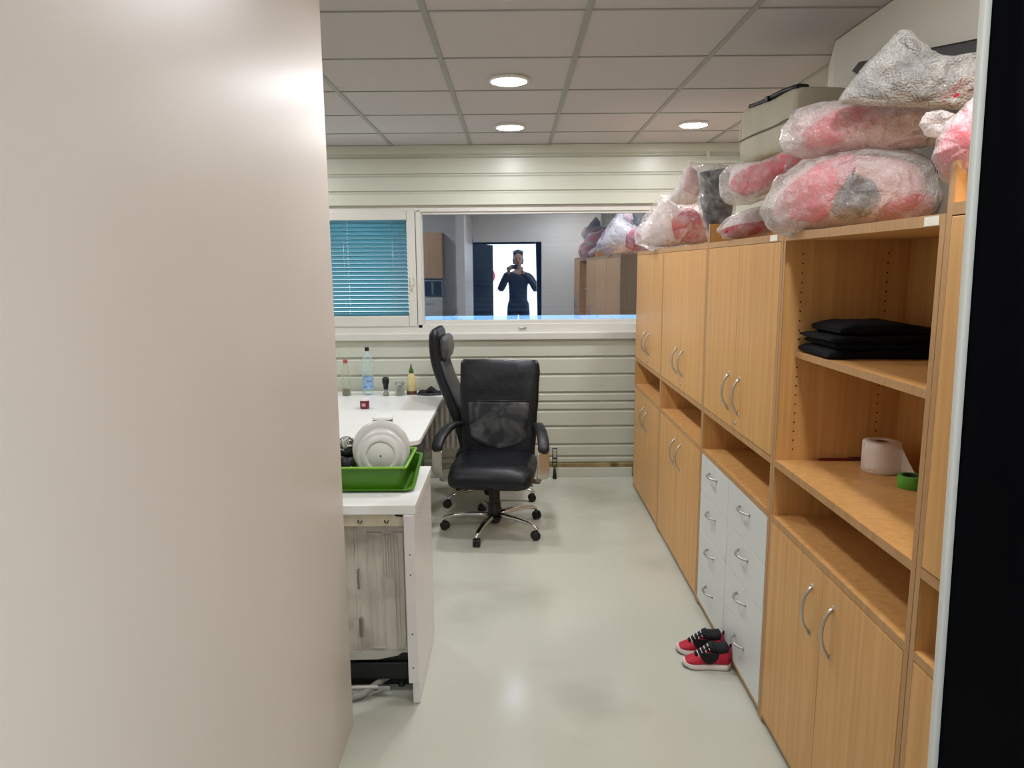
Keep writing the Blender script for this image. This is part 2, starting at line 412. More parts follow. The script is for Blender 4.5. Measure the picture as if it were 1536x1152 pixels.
def doors(t, y0, y1, z0, z1, hz, hl, lock=True, only=None):
    ym = (y0+y1)/2; th = .02; g = .002
    for k, (a, b) in enumerate(((y0+th+g, ym-g*.6), (ym+g*.6, y1-th-g))):
        if only is not None and k != only: continue
        bm = B(); box(bm, CX-.001, CX+.017, a, b, z0, z1, .0015); d = obj('door', bm, M['beech'], t)
        hy = ym-.072 if k == 0 else ym+.072
        obj('handle', bow_handle((CX-.001, hy, hz), hl), M['satin'], d, label='silver bow handle')
        if lock and k == 0:
            bm = B(); lathe(bm, [(.009,-.002), (.009,.004), (.0,.004)], (CX-.003, hy+.03, hz-.115), 14, axis='X'); obj('lock', bm, M['satin'], d)
Y = [5.39, 4.44, 3.43, 2.475, 1.555, .66]
c1 = carcass(Y[1], Y[0], 'closed beech cabinet farthest away, next to the back wall')
doors(c1, Y[1], Y[0], 1.015, 1.763, 1.165, .145); doors(c1, Y[1], Y[0], .042, .785, .63, .145, False)
c2 = carcass(Y[2], Y[1], 'closed beech cabinet between the farthest cabinet and the one with white drawers')
doors(c2, Y[2], Y[1], 1.015, 1.763, 1.165, .145); doors(c2, Y[2], Y[1], .042, .785, .64, .145, False)
c3 = carcass(Y[3], Y[2], 'beech cabinet with white drawers below its two upper doors', far_ext=.085)
doors(c3, Y[3], Y[2], 1.015, 1.763, 1.16, .15)
ym = 2.965
for col, (a, b) in enumerate(((Y[3]+.022, ym-.002), (ym+.002, Y[2]-.022))):
    for r in range(4):
        z0 = .045+r*.186; z1 = z0+.183
        bm = B(); box(bm, CX-.001, CX+.018, a, b, z0, z1, .0015); box(bm, CX+.018, CX+.36, a+.02, b-.02, z0+.02, z1-.03)
        d = obj('drawer', bm, M['drawer'], c3, label='white drawer')
        obj('handle', bow_handle((CX-.001, (a+b)/2+.01, z0+.125), .115, False, .026), M['steel'], d, label='chrome bow handle')
c4 = carcass(Y[4], Y[3], 'open beech shelf cabinet with black clothes and a paper roll above two doors', pegs=True, shelves=[(1.374,1.396,.05)])
doors(c4, Y[4], Y[3], .042, .785, .635, .155, False)
c5 = carcass(Y[5], Y[4], 'nearest beech cabinet, partly hidden by the dark sliding door', far_ext=.085, top_z=1.81)
doors(c5, Y[5], Y[4], 1.015, 1.782, 1.165, .15); doors(c5, Y[5], Y[4], .042, .785, .635, .155, False)
# paper stickers on the top edges
M['paper'] = mat('paper', (240,236,222), .8)
for ya, yb, z0, z1, lb in ((2.535,2.605,1.769,1.789,'small white sticker on the top edge of the drawer cabinet'), (1.58,1.635,1.767,1.787,'small white sticker on the top edge of the open shelf cabinet')):
    bm = B(); box(bm, CX-.0012, CX-.0001, ya, yb, z0, z1); tag(obj('sticker', bm, M['paper']), lb, 'sticker', 'stickers on the cabinet tops')

# things on the open shelves
def cloth_pile():
    t = thing('folded_clothes', 'pile of folded black clothes on the upper open shelf', 'clothes', (1.14, 2.31, 1.3965))
    mt = mat('black_cloth', (16,17,22), .85, spec=.2, var=.3, vscale=(30,30,30), bump=.5, bscale=30)
    for i, (x0,x1,y0,y1,z0,z1) in enumerate(((.962,1.322,2.19,2.44,1.3965,1.424), (.985,1.320,2.20,2.44,1.424,1.448), (.966,1.322,2.185,2.435,1.448,1.470), (1.0,1.315,2.20,2.43,1.470,1.500))):
        bm = B(); N = 30; secs = []
        for k in range(N+1):
            s = .5-.5*math.cos(PI*k/N); x = x0+(x1-x0)*s; e = max(.55, (max(0, 1-abs(2*s-1)**26))**.5)
            hump = (.010*math.sin(PI*min(1, s*1.3))-.012*max(0, s-.7)/.3) if i == 3 else 0
            dz = .0018*math.sin(13*s+2*i)+.001*math.sin(31*s+i)
            secs.append(((x, (y0+y1)/2+.006*math.sin(7*s+i), (z0+z1)/2+hump*.5+(dz if i else abs(dz))), (0,1,0), (0,0,1), (y1-y0)/2*(.97+.03*math.sin(11*s+i)), ((z1-z0)/2+hump*.5)*e, 4.5))
        loft(bm, secs, 34); wrinkle(bm, .0035, 22, i*3.1)
        for v in bm.verts: v.co.z = max(v.co.z, 1.3966)
        obj('garment', bm, mt, t)
cloth_pile()
t = thing('toilet_paper_roll', 'white toilet paper roll with a loose trailing sheet on the lower open shelf', 'toilet paper', (1.205, 2.31, 1.0125), math.radians(-28))
M['tissue'] = mat('tissue', (236,226,220), .9, spec=.1, var=.03, bump=.15, bscale=120)
bm = B(); lathe(bm, [(.021,.0), (.056,.0), (.058,.004), (.058,.098), (.055,.101), (.021,.101), (.021,.0)], (0,0,0), 40, cap=False); obj('roll', bm, M['tissue'], t, local=True)
bm = B(); lathe(bm, [(.021,.002), (.0205,.0995), (.0195,.0995), (.0195,.002)], (0,0,0), 24, cap=False); obj('core', bm, mat('cardboard', (140,112,84), .9), t, local=True)
bm = B(); rows = []
for i in range(15):
    s = i/14
    if s < .4:
        a = math.radians(-150+130*s/.4); cx, cy = .0595*math.cos(a), .0595*math.sin(a)
    else:
        q = (s-.4)/.6; cx, cy = .0595*math.cos(math.radians(-20))+.05*q, .0595*math.sin(math.radians(-20))-.10*q
    tp = .099 if s < .35 else .099-.085*((s-.35)/.65)**1.1
    rows.append([bm.verts.new((cx+.002*math.sin(3*j+9*s), cy+.002*math.cos(4*j+5*s), .002+(tp-.002)*j/6)) for j in range(7)])
for a, b in zip(rows, rows[1:]):
    for j in range(6): bm.faces.new((a[j], b[j], b[j+1], a[j+1]))
o = obj('loose_sheet', bm, M['tissue'], t, local=True, smooth=True); s = o.modifiers.new('solid','SOLIDIFY'); s.thickness = .001
bm = B(); lathe(bm, [(.024,0), (.035,0), (.036,.002), (.036,.036), (.035,.038), (.024,.038), (.024,0)], (0,0,0), 36, cap=False)
tp = thing('tape_roll', 'small roll of green tape in front of the toilet paper', 'tape', (1.205, 2.128, 1.0125)); obj('tape', bm, mat('green_tape', (96,176,62), .4), tp, local=True)
bm = B(); lathe(bm, [(.0245,.001), (.0238,.0375), (.0225,.0375), (.0225,.001)], (0,0,0), 30, cap=False); obj('core', bm, M['plastic'], tp, local=True)
tp = thing('pen', 'thin dark red pen lying on the lower open shelf', 'pen', (1.125, 2.44, 1.0165))
bm = B(); lathe(bm, [(.001,-.075), (.004,-.062), (.0045,-.05), (.0045,.07), (.004,.075)], (0,0,0), 12, axis='X'); obj('barrel', bm, mat('red_plastic', (120,24,34), .35), tp, local=True)
bm = B(); lathe(bm, [(.0052,.03), (.0052,.074), (.004,.077)], (0,0,0), 12, axis='X'); box(bm, .035, .075, -.001, .001, .005, .0075); obj('cap', bm, mat('dark_red_plastic', (96,18,28), .35), tp, local=True)

# red trainers on the floor by the drawers
def trainer(loc, rz, label):
    t = thing('trainer_shoe', label, 'shoe', loc, rz, 'red trainers by the white drawers')
    L = .200
    def W(s): return .036*(1-.14*math.exp(-((s-.45)/.16)**2))*(1 if s < .72 else math.sqrt(max(.02, 1-((s-.72)/.285)**2)))*(1 if s > .1 else math.sqrt(max(.05, 1-((.1-s)/.115)**2)))
    N = 22
    bm = B(); secs = []
    for k in range(N+1):
        s = k/N; x = s*L; sp = .012*max(0, (s-.72)/.28)**2+.004*max(0,(.1-s)/.1)
        secs.append(((x, 0, .012+sp), (0,1,0), (0,0,1), W(s)*1.08, .012, 5))
    loft(bm, secs, 28); obj('sole', bm, mat('shoe_sole_white', (226,214,206), .6), t, local=True, label='white sole')
    bm = B(); secs = []
    for k in range(N+1):
        s = k/N; x = s*L; sp = .010*max(0, (s-.72)/.28)**2
        secs.append(((x, 0, .0025+sp), (0,1,0), (0,0,1), W(s)*1.0, .0024, 5))
    loft(bm, secs, 28); obj('outsole', bm, M['plastic'], t, local=True, label='black tread')
    bm = B(); secs = []
    for k in range(N+1):
        s = .012+.976*k/N; x = s*L
        top = .082+.012*math.cos(min(1,s/.18)*PI/2) if s < .40 else (.082-.046*((s-.40)/.5)**.9 if s < .9 else .036-.012*(s-.9)/.1)
        z0 = .018; h = (top-z0)/2
        secs.append(((x, 0, z0+h), (0,1,0), (0,0,1), W(s)*.98, h, 2.6))
    loft(bm, secs, 30); obj('upper', bm, mat('red_mesh', (190,30,56), .65, var=.2, vscale=(60,60,60), bump=.4, bscale=160), t, local=True)
    bk = mat('black_textile', (14,16,22), .75, var=.3, vscale=(40,40,40))
    bm = B(); secs = []
    for s in (.05,.08,.14,.22,.32,.42,.46):
        secs.append(((s*L, 0, .086+.006*abs(s-.25)/.2), (0,1,0), (0,0,1), W(s)*.92*(1 if .06<s<.45 else .6), .019*(1 if .06<s<.45 else .5), 2.4))
    loft(bm, secs, 26); obj('collar', bm, bk, t, local=True, label='black padded collar')
    bm = B(); secs = []
    for i, (s, z) in enumerate(((.36,.108),(.44,.099),(.55,.082),(.66,.067),(.74,.056))):
        secs.append(((s*L,0,z), (0,1,0), (.45,0,.89), .020-.002*i, .0055, 3))
    loft(bm, secs, 20); obj('tongue', bm, bk, t, local=True)
    bm = B()
    for s, z in ((.47,.099),(.54,.088),(.61,.078),(.68,.068)):
        tube(bm, smoothpath([(s*L-.004,-.021,z-.014), (s*L,-.012,z-.002), (s*L+.003,0,z+.001), (s*L,.012,z-.002), (s*L-.004,.021,z-.014)], 4), .0026, 6)
    obj('laces', bm, mat('lace', (214,206,202), .8), t, local=True, label='pale laces')
    bm = B(); tube(bm, smoothpath([(.004,-.008,.088),(-.004,-.004,.106),(-.004,.004,.106),(.004,.008,.088)],4), .0025, 6); obj('pull_tab', bm, bk, t, local=True)
    bm = B(); prism(bm, [((.092+.040*math.cos(math.radians(a))), .080+.050*math.sin(math.radians(a))) for a in range(180,361,15)], 'Y', .0335, .0352); obj('side_overlay', bm, bk, t, local=True)
    return t
s1 = trainer((.906, 2.838, 0), math.radians(176), 'red trainer with white sole, nearer one by the white drawers')
dup(s1, (.905, 2.945, 0), math.radians(173), 'red trainer behind the nearer one, beside the white drawers')

# ------------------------------------------------------------------ kitchen counter end, appliance
t = thing('kitchen_counter', 'white kitchen counter end with open front beside the partition', 'counter', (-.9, 2.85, 0))
bm = B(); box(bm, -1.75, -.374, 2.585, 3.125, .775, .811, .003); obj('worktop', bm, M['white_lam'], t)
M['sidepanel'] = mat('white_side_panel', (226,222,220), .28, spec=.5, var=.03)
bm = B(); box(bm, -.418, -.378, 2.575, 3.11, .095, .774, .003); box(bm, -.405, -.378, 2.59, 3.11, .004, .0945, .002)
obj('end_panel', bm, M['sidepanel'], t)
bm = B()
for z in (.62,.54,.30,.16): lathe(bm, [(.003,-.0006),(.003,.0006)], (-.398, 2.5748, z), 8, axis='Y')
for i in range(5): lathe(bm, [(.0028,-.0006),(.0028,.0006)], (-.3776, 2.66+.06*i, .735), 8, axis='X')
obj('screw_holes', bm, M['dark'], t)
bm = B(); box(bm, -1.7, -.4185, 2.60, 2.618, .724, .774, .002); obj('front_rail', bm, mat('raw_rail', (196,184,160), .6, var=.1, vscale=(20,4,4)), t, label='beige wooden rail')
bm = B()
for x in (-.585,-.485): tube(bm, [(x-.006,2.599,.75),(x-.008,2.596,.742),(x+.002,2.595,.738),(x+.008,2.597,.748)], .0022, 6)
tube(bm, [(-.452,2.598,.768),(-.425,2.594,.766)], .003, 6)
obj('fittings', bm, M['dark'], t)
# appliance under the worktop
M['galv'] = mat('galvanised_steel', (205,197,184), .42, metal=.1, var=.10, vscale=(10,10,3), dirt=(172,160,150), dscale=5)
t = thing('dishwasher', 'grey metal appliance with grooved side and black base under the counter', 'appliance', (-.68, 2.9, 0))
bm = B(); box(bm, -.97, -.4215, 2.66, 3.09, .175, .715, .006); obj('body', bm, M['galv'], t)
bm = B()
for x0, x1, z0, z1 in ((-.622,-.615,.18,.70),(-.575,-.518,.20,.68),(-.475,-.435,.20,.68),):
    wframe(bm, x0, x1, z0, z1, .004, 2.652, 2.662, bev=.001) if x1-x0 > .02 else box(bm, x0, x1, 2.652, 2.662, z0, z1, .002)
for x in (-.510,-.500,-.490): box(bm, x, x+.005, 2.653, 2.662, .50, .67, .001)
for x in (-.55,-.46): box(bm, x, x+.004, 2.654, 2.662, .22, .66, .001)
obj('pressed_ribs', bm, M['galv'], t)
for q in ((-.618, -.606, 2.648, 2.661, .45, .53), (-.618, -.600, 2.645, 2.661, .25, .33)):
    bm = B(); box(bm, *q, .002); obj('bracket', bm, M['steel'], t)
bm = B(); box(bm, -.97, -.4195, 2.66, 3.09, .062, .135, .008); box(bm, -.97, -.4195, 2.675, 3.09, .135, .176); obj('base', bm, M['plastic'], t, label='black base tray')
bm = B(); prism(bm, [(-.66,.150),(-.66,.185),(-.44,.190),(-.47,.168),(-.55,.152)], 'Y', 2.653, 2.660); obj('foil_strip', bm, mat('pale_foil', (180,176,166), .5), t)
bm = B()
for x in (-.90,-.47):
    for y in (2.72,3.03): lathe(bm, [(.014,.0),(.016,.01),(.008,.014),(.008,.064)], (x,y,0), 14)
box(bm, -.97, -.4205, 2.725, 2.745, .0, .062); obj('feet', bm, M['plastic'], t)
t = thing('drain_hose', 'grey ribbed hose looping on the floor under the appliance', 'hose', (-.62, 2.6, 0))
hm = mat('grey_hose', (150,148,140), .5)
bm = B(); tube(bm, smoothpath([(-.80,2.64,.014),(-.70,2.60,.016),(-.62,2.61,.025),(-.575,2.64,.04),(-.53,2.70,.045),(-.50,2.74,.045)],8), .0135, 10); obj('hose', bm, hm, t)
bm = B(); tube(bm, smoothpath([(-.80,2.66,.03),(-.70,2.63,.044),(-.62,2.625,.050),(-.55,2.63,.048),(-.515,2.63,.044)],8), .007, 8); obj('inlet_pipe', bm, mat('pale_pipe', (196,194,186), .4), t)
bm = B(); box(bm, -.55, -.50, 2.622, 2.638, .036, .055, .004); obj('connector', bm, M['steel'], t)

# dish rack, plates, scourer
GR = mat('green_plastic', (68,120,20), .35, spec=.5); GR2 = mat('green_plastic_light', (128,182,52), .35)
t = thing('dish_rack', 'green plastic dish rack with drip tray on the white counter', 'dish rack', (-.62, 2.91, .811))
def rring(bm, x0, x1, y0, y1, z, r, n=6):
    out = []
    for cx, cy, a0 in ((x1-r,y1-r,0),(x0+r,y1-r,90),(x0+r,y0+r,180),(x1-r,y0+r,270)):
        for k in range(n+1):
            a = math.radians(a0+90*k/n); out.append(bm.verts.new((cx+r*math.cos(a), cy+r*math.sin(a), z)))
    return out
def basin(x0, x1, y0, y1, z0, h, tap, r, th, lip):
    bm = B(); R = [rring(bm, x0+tap, x1-tap, y0+tap, y1-tap, z0, r),
        rring(bm, x0, x1, y0, y1, z0+h, r), rring(bm, x0-lip, x1+lip, y0-lip, y1+lip, z0+h, r+lip), rring(bm, x0-lip, x1+lip, y0-lip, y1+lip, z0+h+.005, r+lip),
        rring(bm, x0+th, x1-th, y0+th, y1-th, z0+h+.005, r), rring(bm, x0+tap+th, x1-tap-th, y0+tap+th, y1-tap-th, z0+th, r)]
    for a, b in zip(R, R[1:]):
        for k in range(len(a)): bm.faces.new((a[k], a[(k+1)%len(a)], b[(k+1)%len(a)], b[k]))
    bm.faces.new(R[0]); bm.faces.new(R[-1]); return bm
bm = basin(-.80, -.408, 2.742, 3.065, .812, .072, .026, .03, .003, .010)
for v in bm.verts:                       # the tray is low in front, where it drains, and high at the back
    q = min(1, max(0, (v.co.y-2.74)/.30)); v.co.z = .812+(v.co.z-.812)*(.14+.86*q)
obj('drip_tray', bm, GR, t)
bm = basin(-.80, -.437, 2.752, 3.05, .818, .088, .012, .03, .003, .008)
o = obj('basket', bm, GR, t)
bm = B()
for i in range(7): 
    x = -.78+.05*i
    for y in (2.86, 2.90, 2.94, 2.98): tube(bm, [(x,y,.822),(x,y,.875)], .003, 6)
obj('divider_pegs', bm, GR2, o)
bm = B(); tube(bm, [v for v in [(-.806,2.744,.911),(-.434,2.744,.911),(-.429,2.750,.911),(-.429,3.05,.911),(-.434,3.056,.911),(-.806,3.056,.911)]], .005, 8, closed=True); obj('rim', bm, GR2, o)
PL = mat('grey_porcelain', (206,204,198), .3, spec=.5)
def plate(loc, tilt, yaw, label, R=.118):
    t = thing('plate', label, 'plate', loc, 0, 'plates in the dish rack')
    bm = B(); lathe(bm, [(.0,.006),(.052,.006),(.056,.010),(.058,.004),(.062,.003),(.084,.011),(.087,.016),(.092,.014),(R-.002,.022),(R,.024),(R-.003,.026),(.09,.018),(.06,.008),(.0,.0095)], (0,0,0), 64, cap=False)
    obj('dish', bm, PL, t, local=True)
    bm = B(); lathe(bm, [(.0,.0035),(.0032,.004),(.0032,.0055)], (0,0,0), 12, cap=False); obj('maker_mark', bm, M['dark'], t, local=True)
    t.rotation_euler = (-math.radians(90+tilt), 0, yaw); return t
plate((-.545, 2.836, .934), 9, 0, 'smaller grey plate standing upright in front in the green rack', .104)
plate((-.553, 2.885, .950), 8, .04, 'larger grey plate standing right behind the smaller one in the rack', .119)
t = thing('metal_scourer', 'tangled steel scourer in the rack beside the plates', 'scourer', (-.70, 2.93, .96))
bm = B()
for i in range(26):
    pts = []; r0 = random.uniform(.02,.036); ax = Vector((random.gauss(0,1),random.gauss(0,1),random.gauss(0,1))).normalized(); u = ax.orthogonal().normalized(); v = ax.cross(u)
    for k in range(14): a = 2*PI*k/14; pts.append((u*math.cos(a)+v*math.sin(a))*r0+ax*random.uniform(-.012,.012))
    tube(bm, pts, .0022, 5, closed=True)
obj('wire', bm, M['steel'], t, local=True)
bm = B(); lathe(bm, [(.028,-.045),(.03,-.03),(.03,-.012),(.022,-.008)], (0,0,0), 24); obj('holder', bm, M['plastic'], t, local=True)
t = thing('drinking_mug', 'dark mug standing in the rack under the scourer', 'mug', (-.70, 2.93, .839))
bm = B(); lathe(bm, [(.0,.0),(.03,.0),(.034,.004),(.036,.072),(.033,.072),(.031,.006),(.0,.005)], (0,0,0), 28, cap=False); obj('cup', bm, M['plastic'], t, local=True)
bm = B(); tube(bm, smoothpath([(-.034,0,.06),(-.055,0,.055),(-.058,0,.03),(-.035,0,.018)],5), .004, 8); obj('ear', bm, M['plastic'], t, local=True)

# ------------------------------------------------------------------ desk by the window
t = thing('desk', 'white desk with rounded front corner below the window', 'desk', (-1.1, 4.8, 0))
bm = B(); r = .07; cx, cy = -.54-r, 3.965+r
poly = [(-1.62,5.655),(-1.62,3.965)]+[(cx+r*math.cos(math.radians(a)), cy+r*math.sin(math.radians(a))) for a in range(-90,1,10)]+[(-.54,5.60),(-.56,5.655)]
prism(bm, poly, 'Z', .692, .72); obj('tabletop', bm, M['white_lam'], t, bevel=.003)
lg = mat('desk_leg_grey', (120,122,124), .4, metal=.4)
for x, y in ((-.74,4.12),(-.74,5.5),(-1.5,4.12),(-1.5,5.5)):
    bm = B(); box(bm, x-.025, x+.025, y-.025, y+.025, 0, .66, .003); obj('leg', bm, lg, t)
bm = B(); box(bm, -1.5, -.74, 4.10, 4.14, .652, .691); box(bm, -1.5, -.74, 5.48, 5.52, .652, .691); box(bm, -.76, -.72, 4.14, 5.48, .652, .691); obj('frame', bm, lg, t)
# radiator under the window
t = thing('radiator', 'pale ribbed radiator under the window behind the desk', 'radiator', (-.7, 5.62, .2))
rm = mat('radiator_enamel', (186,180,170), .45, var=.04)
bm = B(); box(bm, -1.55, .02, 5.60, 5.64, .24, .675, .01); obj('panel', bm, rm, t)
bm = B()
for i in range(38): box(bm, -1.53+.041*i, -1.53+.041*i+.022, 5.583, 5.60, .265, .655, .006)
obj('ribs', bm, rm, t)
bm = B(); box(bm, -1.5, -1.46, 5.60, 5.665, .0755, .25); box(bm, -.10, -.06, 5.60, 5.665, .0755, .25); obj('foot', bm, rm, t)
# small items on the desk
DZ = .7205
def glassmat(name, col, a):
    m, n, l, p = nodes(name); p.inputs['Base Color'].default_value = lin(col)+(1,); p.inputs['Roughness'].default_value = .08; p.inputs['Specular IOR Level'].default_value = .7
    tr = n.new('ShaderNodeBsdfTransparent'); tr.inputs['Color'].default_value = lin([min(255, c+42) for c in col])+(1,); x = n.new('ShaderNodeMixShader')
    lw = n.new('ShaderNodeLayerWeight'); lw.inputs['Blend'].default_value = .45; mr = n.new('ShaderNodeMapRange'); mr.inputs['To Min'].default_value = a; mr.inputs['To Max'].default_value = min(1, a+.5)
    l.new(lw.outputs['Facing'], mr.inputs['Value']); l.new(mr.outputs['Result'], x.inputs['Fac']); l.new(tr.outputs[0], x.inputs[1]); l.new(p.outputs[0], x.inputs[2]); l.new(x.outputs[0], n['Material Output'].inputs['Surface'])
    return m
t = thing('water_bottle', 'tall clear blue plastic water bottle with black cap on the desk', 'bottle', (-1.13, 5.50, DZ))
bm = B(); lathe(bm, [(.0,.004),(.030,.0),(.039,.006),(.041,.03),(.041,.16),(.037,.17),(.041,.18),(.040,.215),(.036,.235),(.040,.25),(.037,.285),(.026,.315),(.014,.335),(.0135,.352)], (0,0,0), 32); obj('body', bm, glassmat('pet_blue', (208,226,232), .14), t, local=True)
bm = B(); lathe(bm, [(.0155,.340),(.0165,.346),(.016,.366),(.013,.369)], (0,0,0), 20); obj('cap', bm, M['plastic'], t, local=True, label='black screw cap')
bm = B(); lathe(bm, [(.0416,.045),(.0418,.05),(.0418,.135),(.0416,.14)], (0,0,0), 32, cap=False); obj('label_band', bm, mat('blue_label', (150,185,220), .45, var=.35, vscale=(40,40,25), dirt=(70,110,180), dscale=30), t, local=True, label='pale blue label')
t = thing('glass_bottle', 'clear glass bottle with red cap at the left end of the desk', 'bottle', (-1.292, 5.47, DZ))
bm = B(); lathe(bm, [(.0,.003),(.026,.0),(.033,.006),(.034,.15),(.030,.19),(.016,.235),(.013,.262)], (0,0,0), 28); obj('body', bm, glassmat('clear_glass', (205,208,198), .14), t, local=True)
bm = B(); lathe(bm, [(.016,.252),(.0165,.275),(.014,.279)], (0,0,0), 20); obj('cap', bm, mat('red_cap', (176,84,76), .4), t, local=True, label='red cap')
bm = B(); lathe(bm, [(.0,.004),(.031,.004),(.0325,.05),(.0,.05)], (0,0,0), 24, cap=False); obj('contents', bm, mat('brown_contents', (110,96,70), .5), t, local=True)
t = thing('spice_grinder', 'clear grinder with black top between the bottles on the desk', 'grinder', (-.985, 5.45, DZ))
bm = B(); lathe(bm, [(.0,.0),(.024,.0),(.025,.004),(.022,.02),(.016,.03),(.016,.055)], (0,0,0), 24); obj('glass_body', bm, glassmat('grinder_glass', (170,168,160), .35), t, local=True)
bm = B(); lathe(bm, [(.017,.050),(.018,.06),(.020,.085),(.026,.10),(.026,.125),(.021,.14),(.008,.146)], (0,0,0), 24); obj('grinder_top', bm, M['plastic'], t, local=True, label='black top')
t = thing('glass_jar', 'small glass jar with green contents beside the squeeze bottle', 'jar', (-.880, 5.46, DZ))
bm = B(); lathe(bm, [(.0,.002),(.032,.0),(.036,.005),(.037,.07),(.033,.082),(.034,.098),(.032,.1)], (0,0,0), 28); obj('jar_body', bm, glassmat('jar_glass', (205,210,200), .30), t, local=True)
bm = B(); lathe(bm, [(.0,.008),(.031,.008),(.032,.035),(.015,.075),(.0,.08)], (.004,0,0), 24, cap=False); obj('contents', bm, mat('green_contents', (84,92,66), .6, var=.4, vscale=(60,60,60)), t, local=True)
bm = B(); lathe(bm, [(.036,.084),(.036,.100),(.034,.102)], (0,0,0), 24); obj('lid', bm, M['steel'], t, local=True)
t = thing('squeeze_bottle', 'yellowish squeeze bottle with pointed green cap on the desk', 'bottle', (-.795, 5.50, DZ))
bm = B(); lathe(bm, [(.0,.0),(.034,.0),(.038,.006),(.038,.07),(.034,.12),(.026,.15),(.014,.165),(.013,.172)], (0,0,0), 28); obj('body', bm, mat('amber_liquid', (206,190,140), .25, var=.15, vscale=(20,20,20)), t, local=True)
bm = B(); lathe(bm, [(.018,.168),(.019,.172),(.017,.19),(.009,.205),(.004,.235),(.002,.238)], (0,0,0), 20); obj('cap', bm, mat('green_cap', (58,92,40), .4), t, local=True, label='pointed green cap')
bm = B(); lathe(bm, [(.0386,.004),(.0392,.01),(.0392,.028),(.0386,.03)], (0,0,0), 28, cap=False); obj('label_band', bm, mat('brown_label', (90,58,44), .5), t, local=True, label='dark brown lower band')
t = thing('cap_hat', 'black cloth cap lying flat on the desk beside the squeeze bottle', 'hat', (-.655, 5.53, DZ))
bm = B(); secs = []
for k in range(19):
    s = k/18; x = -.10+.20*s; h = .022+.028*math.exp(-((s-.5)/.16)**2)+.006*math.sin(14*s); e = math.sqrt(max(.04, 1-(2*s-1)**6))
    secs.append(((x,0,h*.5*e+.001), (0,1,0), (0,0,1), .06*e, h*.5*e, 2.6))
loft(bm, secs, 22); obj('crown', bm, mat('black_felt', (28,30,32), .9, var=.3, vscale=(30,30,30), bump=.4, bscale=60), t, local=True)
bm = B(); secs = []
for k in range(13):
    s = k/12; x = -.098+.196*s; secs.append(((x,-.062-.012*math.sin(PI*s),.008), (0,1,0), (0,0,1), .012+.02*math.sin(PI*s), .004, 2.5))
loft(bm, secs, 16); obj('peak', bm, mat('grey_felt', (58,60,60), .9), t, local=True)
t = thing('small_jar', 'small dark red jar with white lid standing alone on the desk', 'jar', (-1.045, 4.94, DZ))
bm = B(); lathe(bm, [(.0,.0),(.030,.0),(.032,.004),(.032,.056),(.030,.06)], (0,0,0), 26); obj('jar_body', bm, mat('dark_red_jar', (104,32,44), .3, var=.3, vscale=(50,50,20)), t, local=True)
bm = B(); lathe(bm, [(.033,.058),(.034,.062),(.033,.074),(.030,.076),(.0,.076)], (0,0,0), 26, cap=False); obj('lid', bm, M['white_lam'], t, local=True, label='white lid')
bm = B(); box(bm, -.013, .013, -.0335, -.0318, .02, .042, .001); obj('label_band', bm, mat('pink_label', (206,150,150), .5), t, local=True, label='pinkish label')
t = thing('food_container', 'white plastic container with a grey band behind the plates', 'container', (-.815, 4.37, DZ))
bm = B(); secs = [((0,0,z),(1,0,0),(0,1,0),a,b,5) for z,a,b in ((0,.052,.045),(.004,.054,.047),(.045,.058,.05),(.048,.058,.05))]; loft(bm, secs, 28); obj('tub', bm, mat('grey_tub', (110,108,104), .5, var=.2, vscale=(20,20,20)), t, local=True)
bm = B(); secs = [((0,0,z),(1,0,0),(0,1,0),a,b,5) for z,a,b in ((.0485,.062,.054),(.058,.064,.056),(.066,.06,.052))]; loft(bm, secs, 28); obj('lid', bm, M['white_lam'], t, local=True)

# black bracket with cables at the foot of the back wall
t = thing('cable_bracket', 'small upright black bracket with cable at the foot of the back wall', 'bracket', (.318, 5.63, 0))
bm = B(); wframe(bm, .299, .338, .10, .255, .006, 5.61, 5.622, bev=.001); box(bm, .305, .332, 5.61, 5.622, .165, .175); box(bm, .305, .332, 5.61, 5.622, .135, .142); obj('frame', bm, M['plastic'], t)
bm = B(); lathe(bm, [(.016,.0),(.018,.01),(.012,.05),(.007,.10)], (.318,5.616,0), 14); obj('plug', bm, M['plastic'], t)
bm = B(); box(bm, .312, .326, 5.606, 5.63, .18, .225, .002); obj('insert', bm, M['steel'], t)

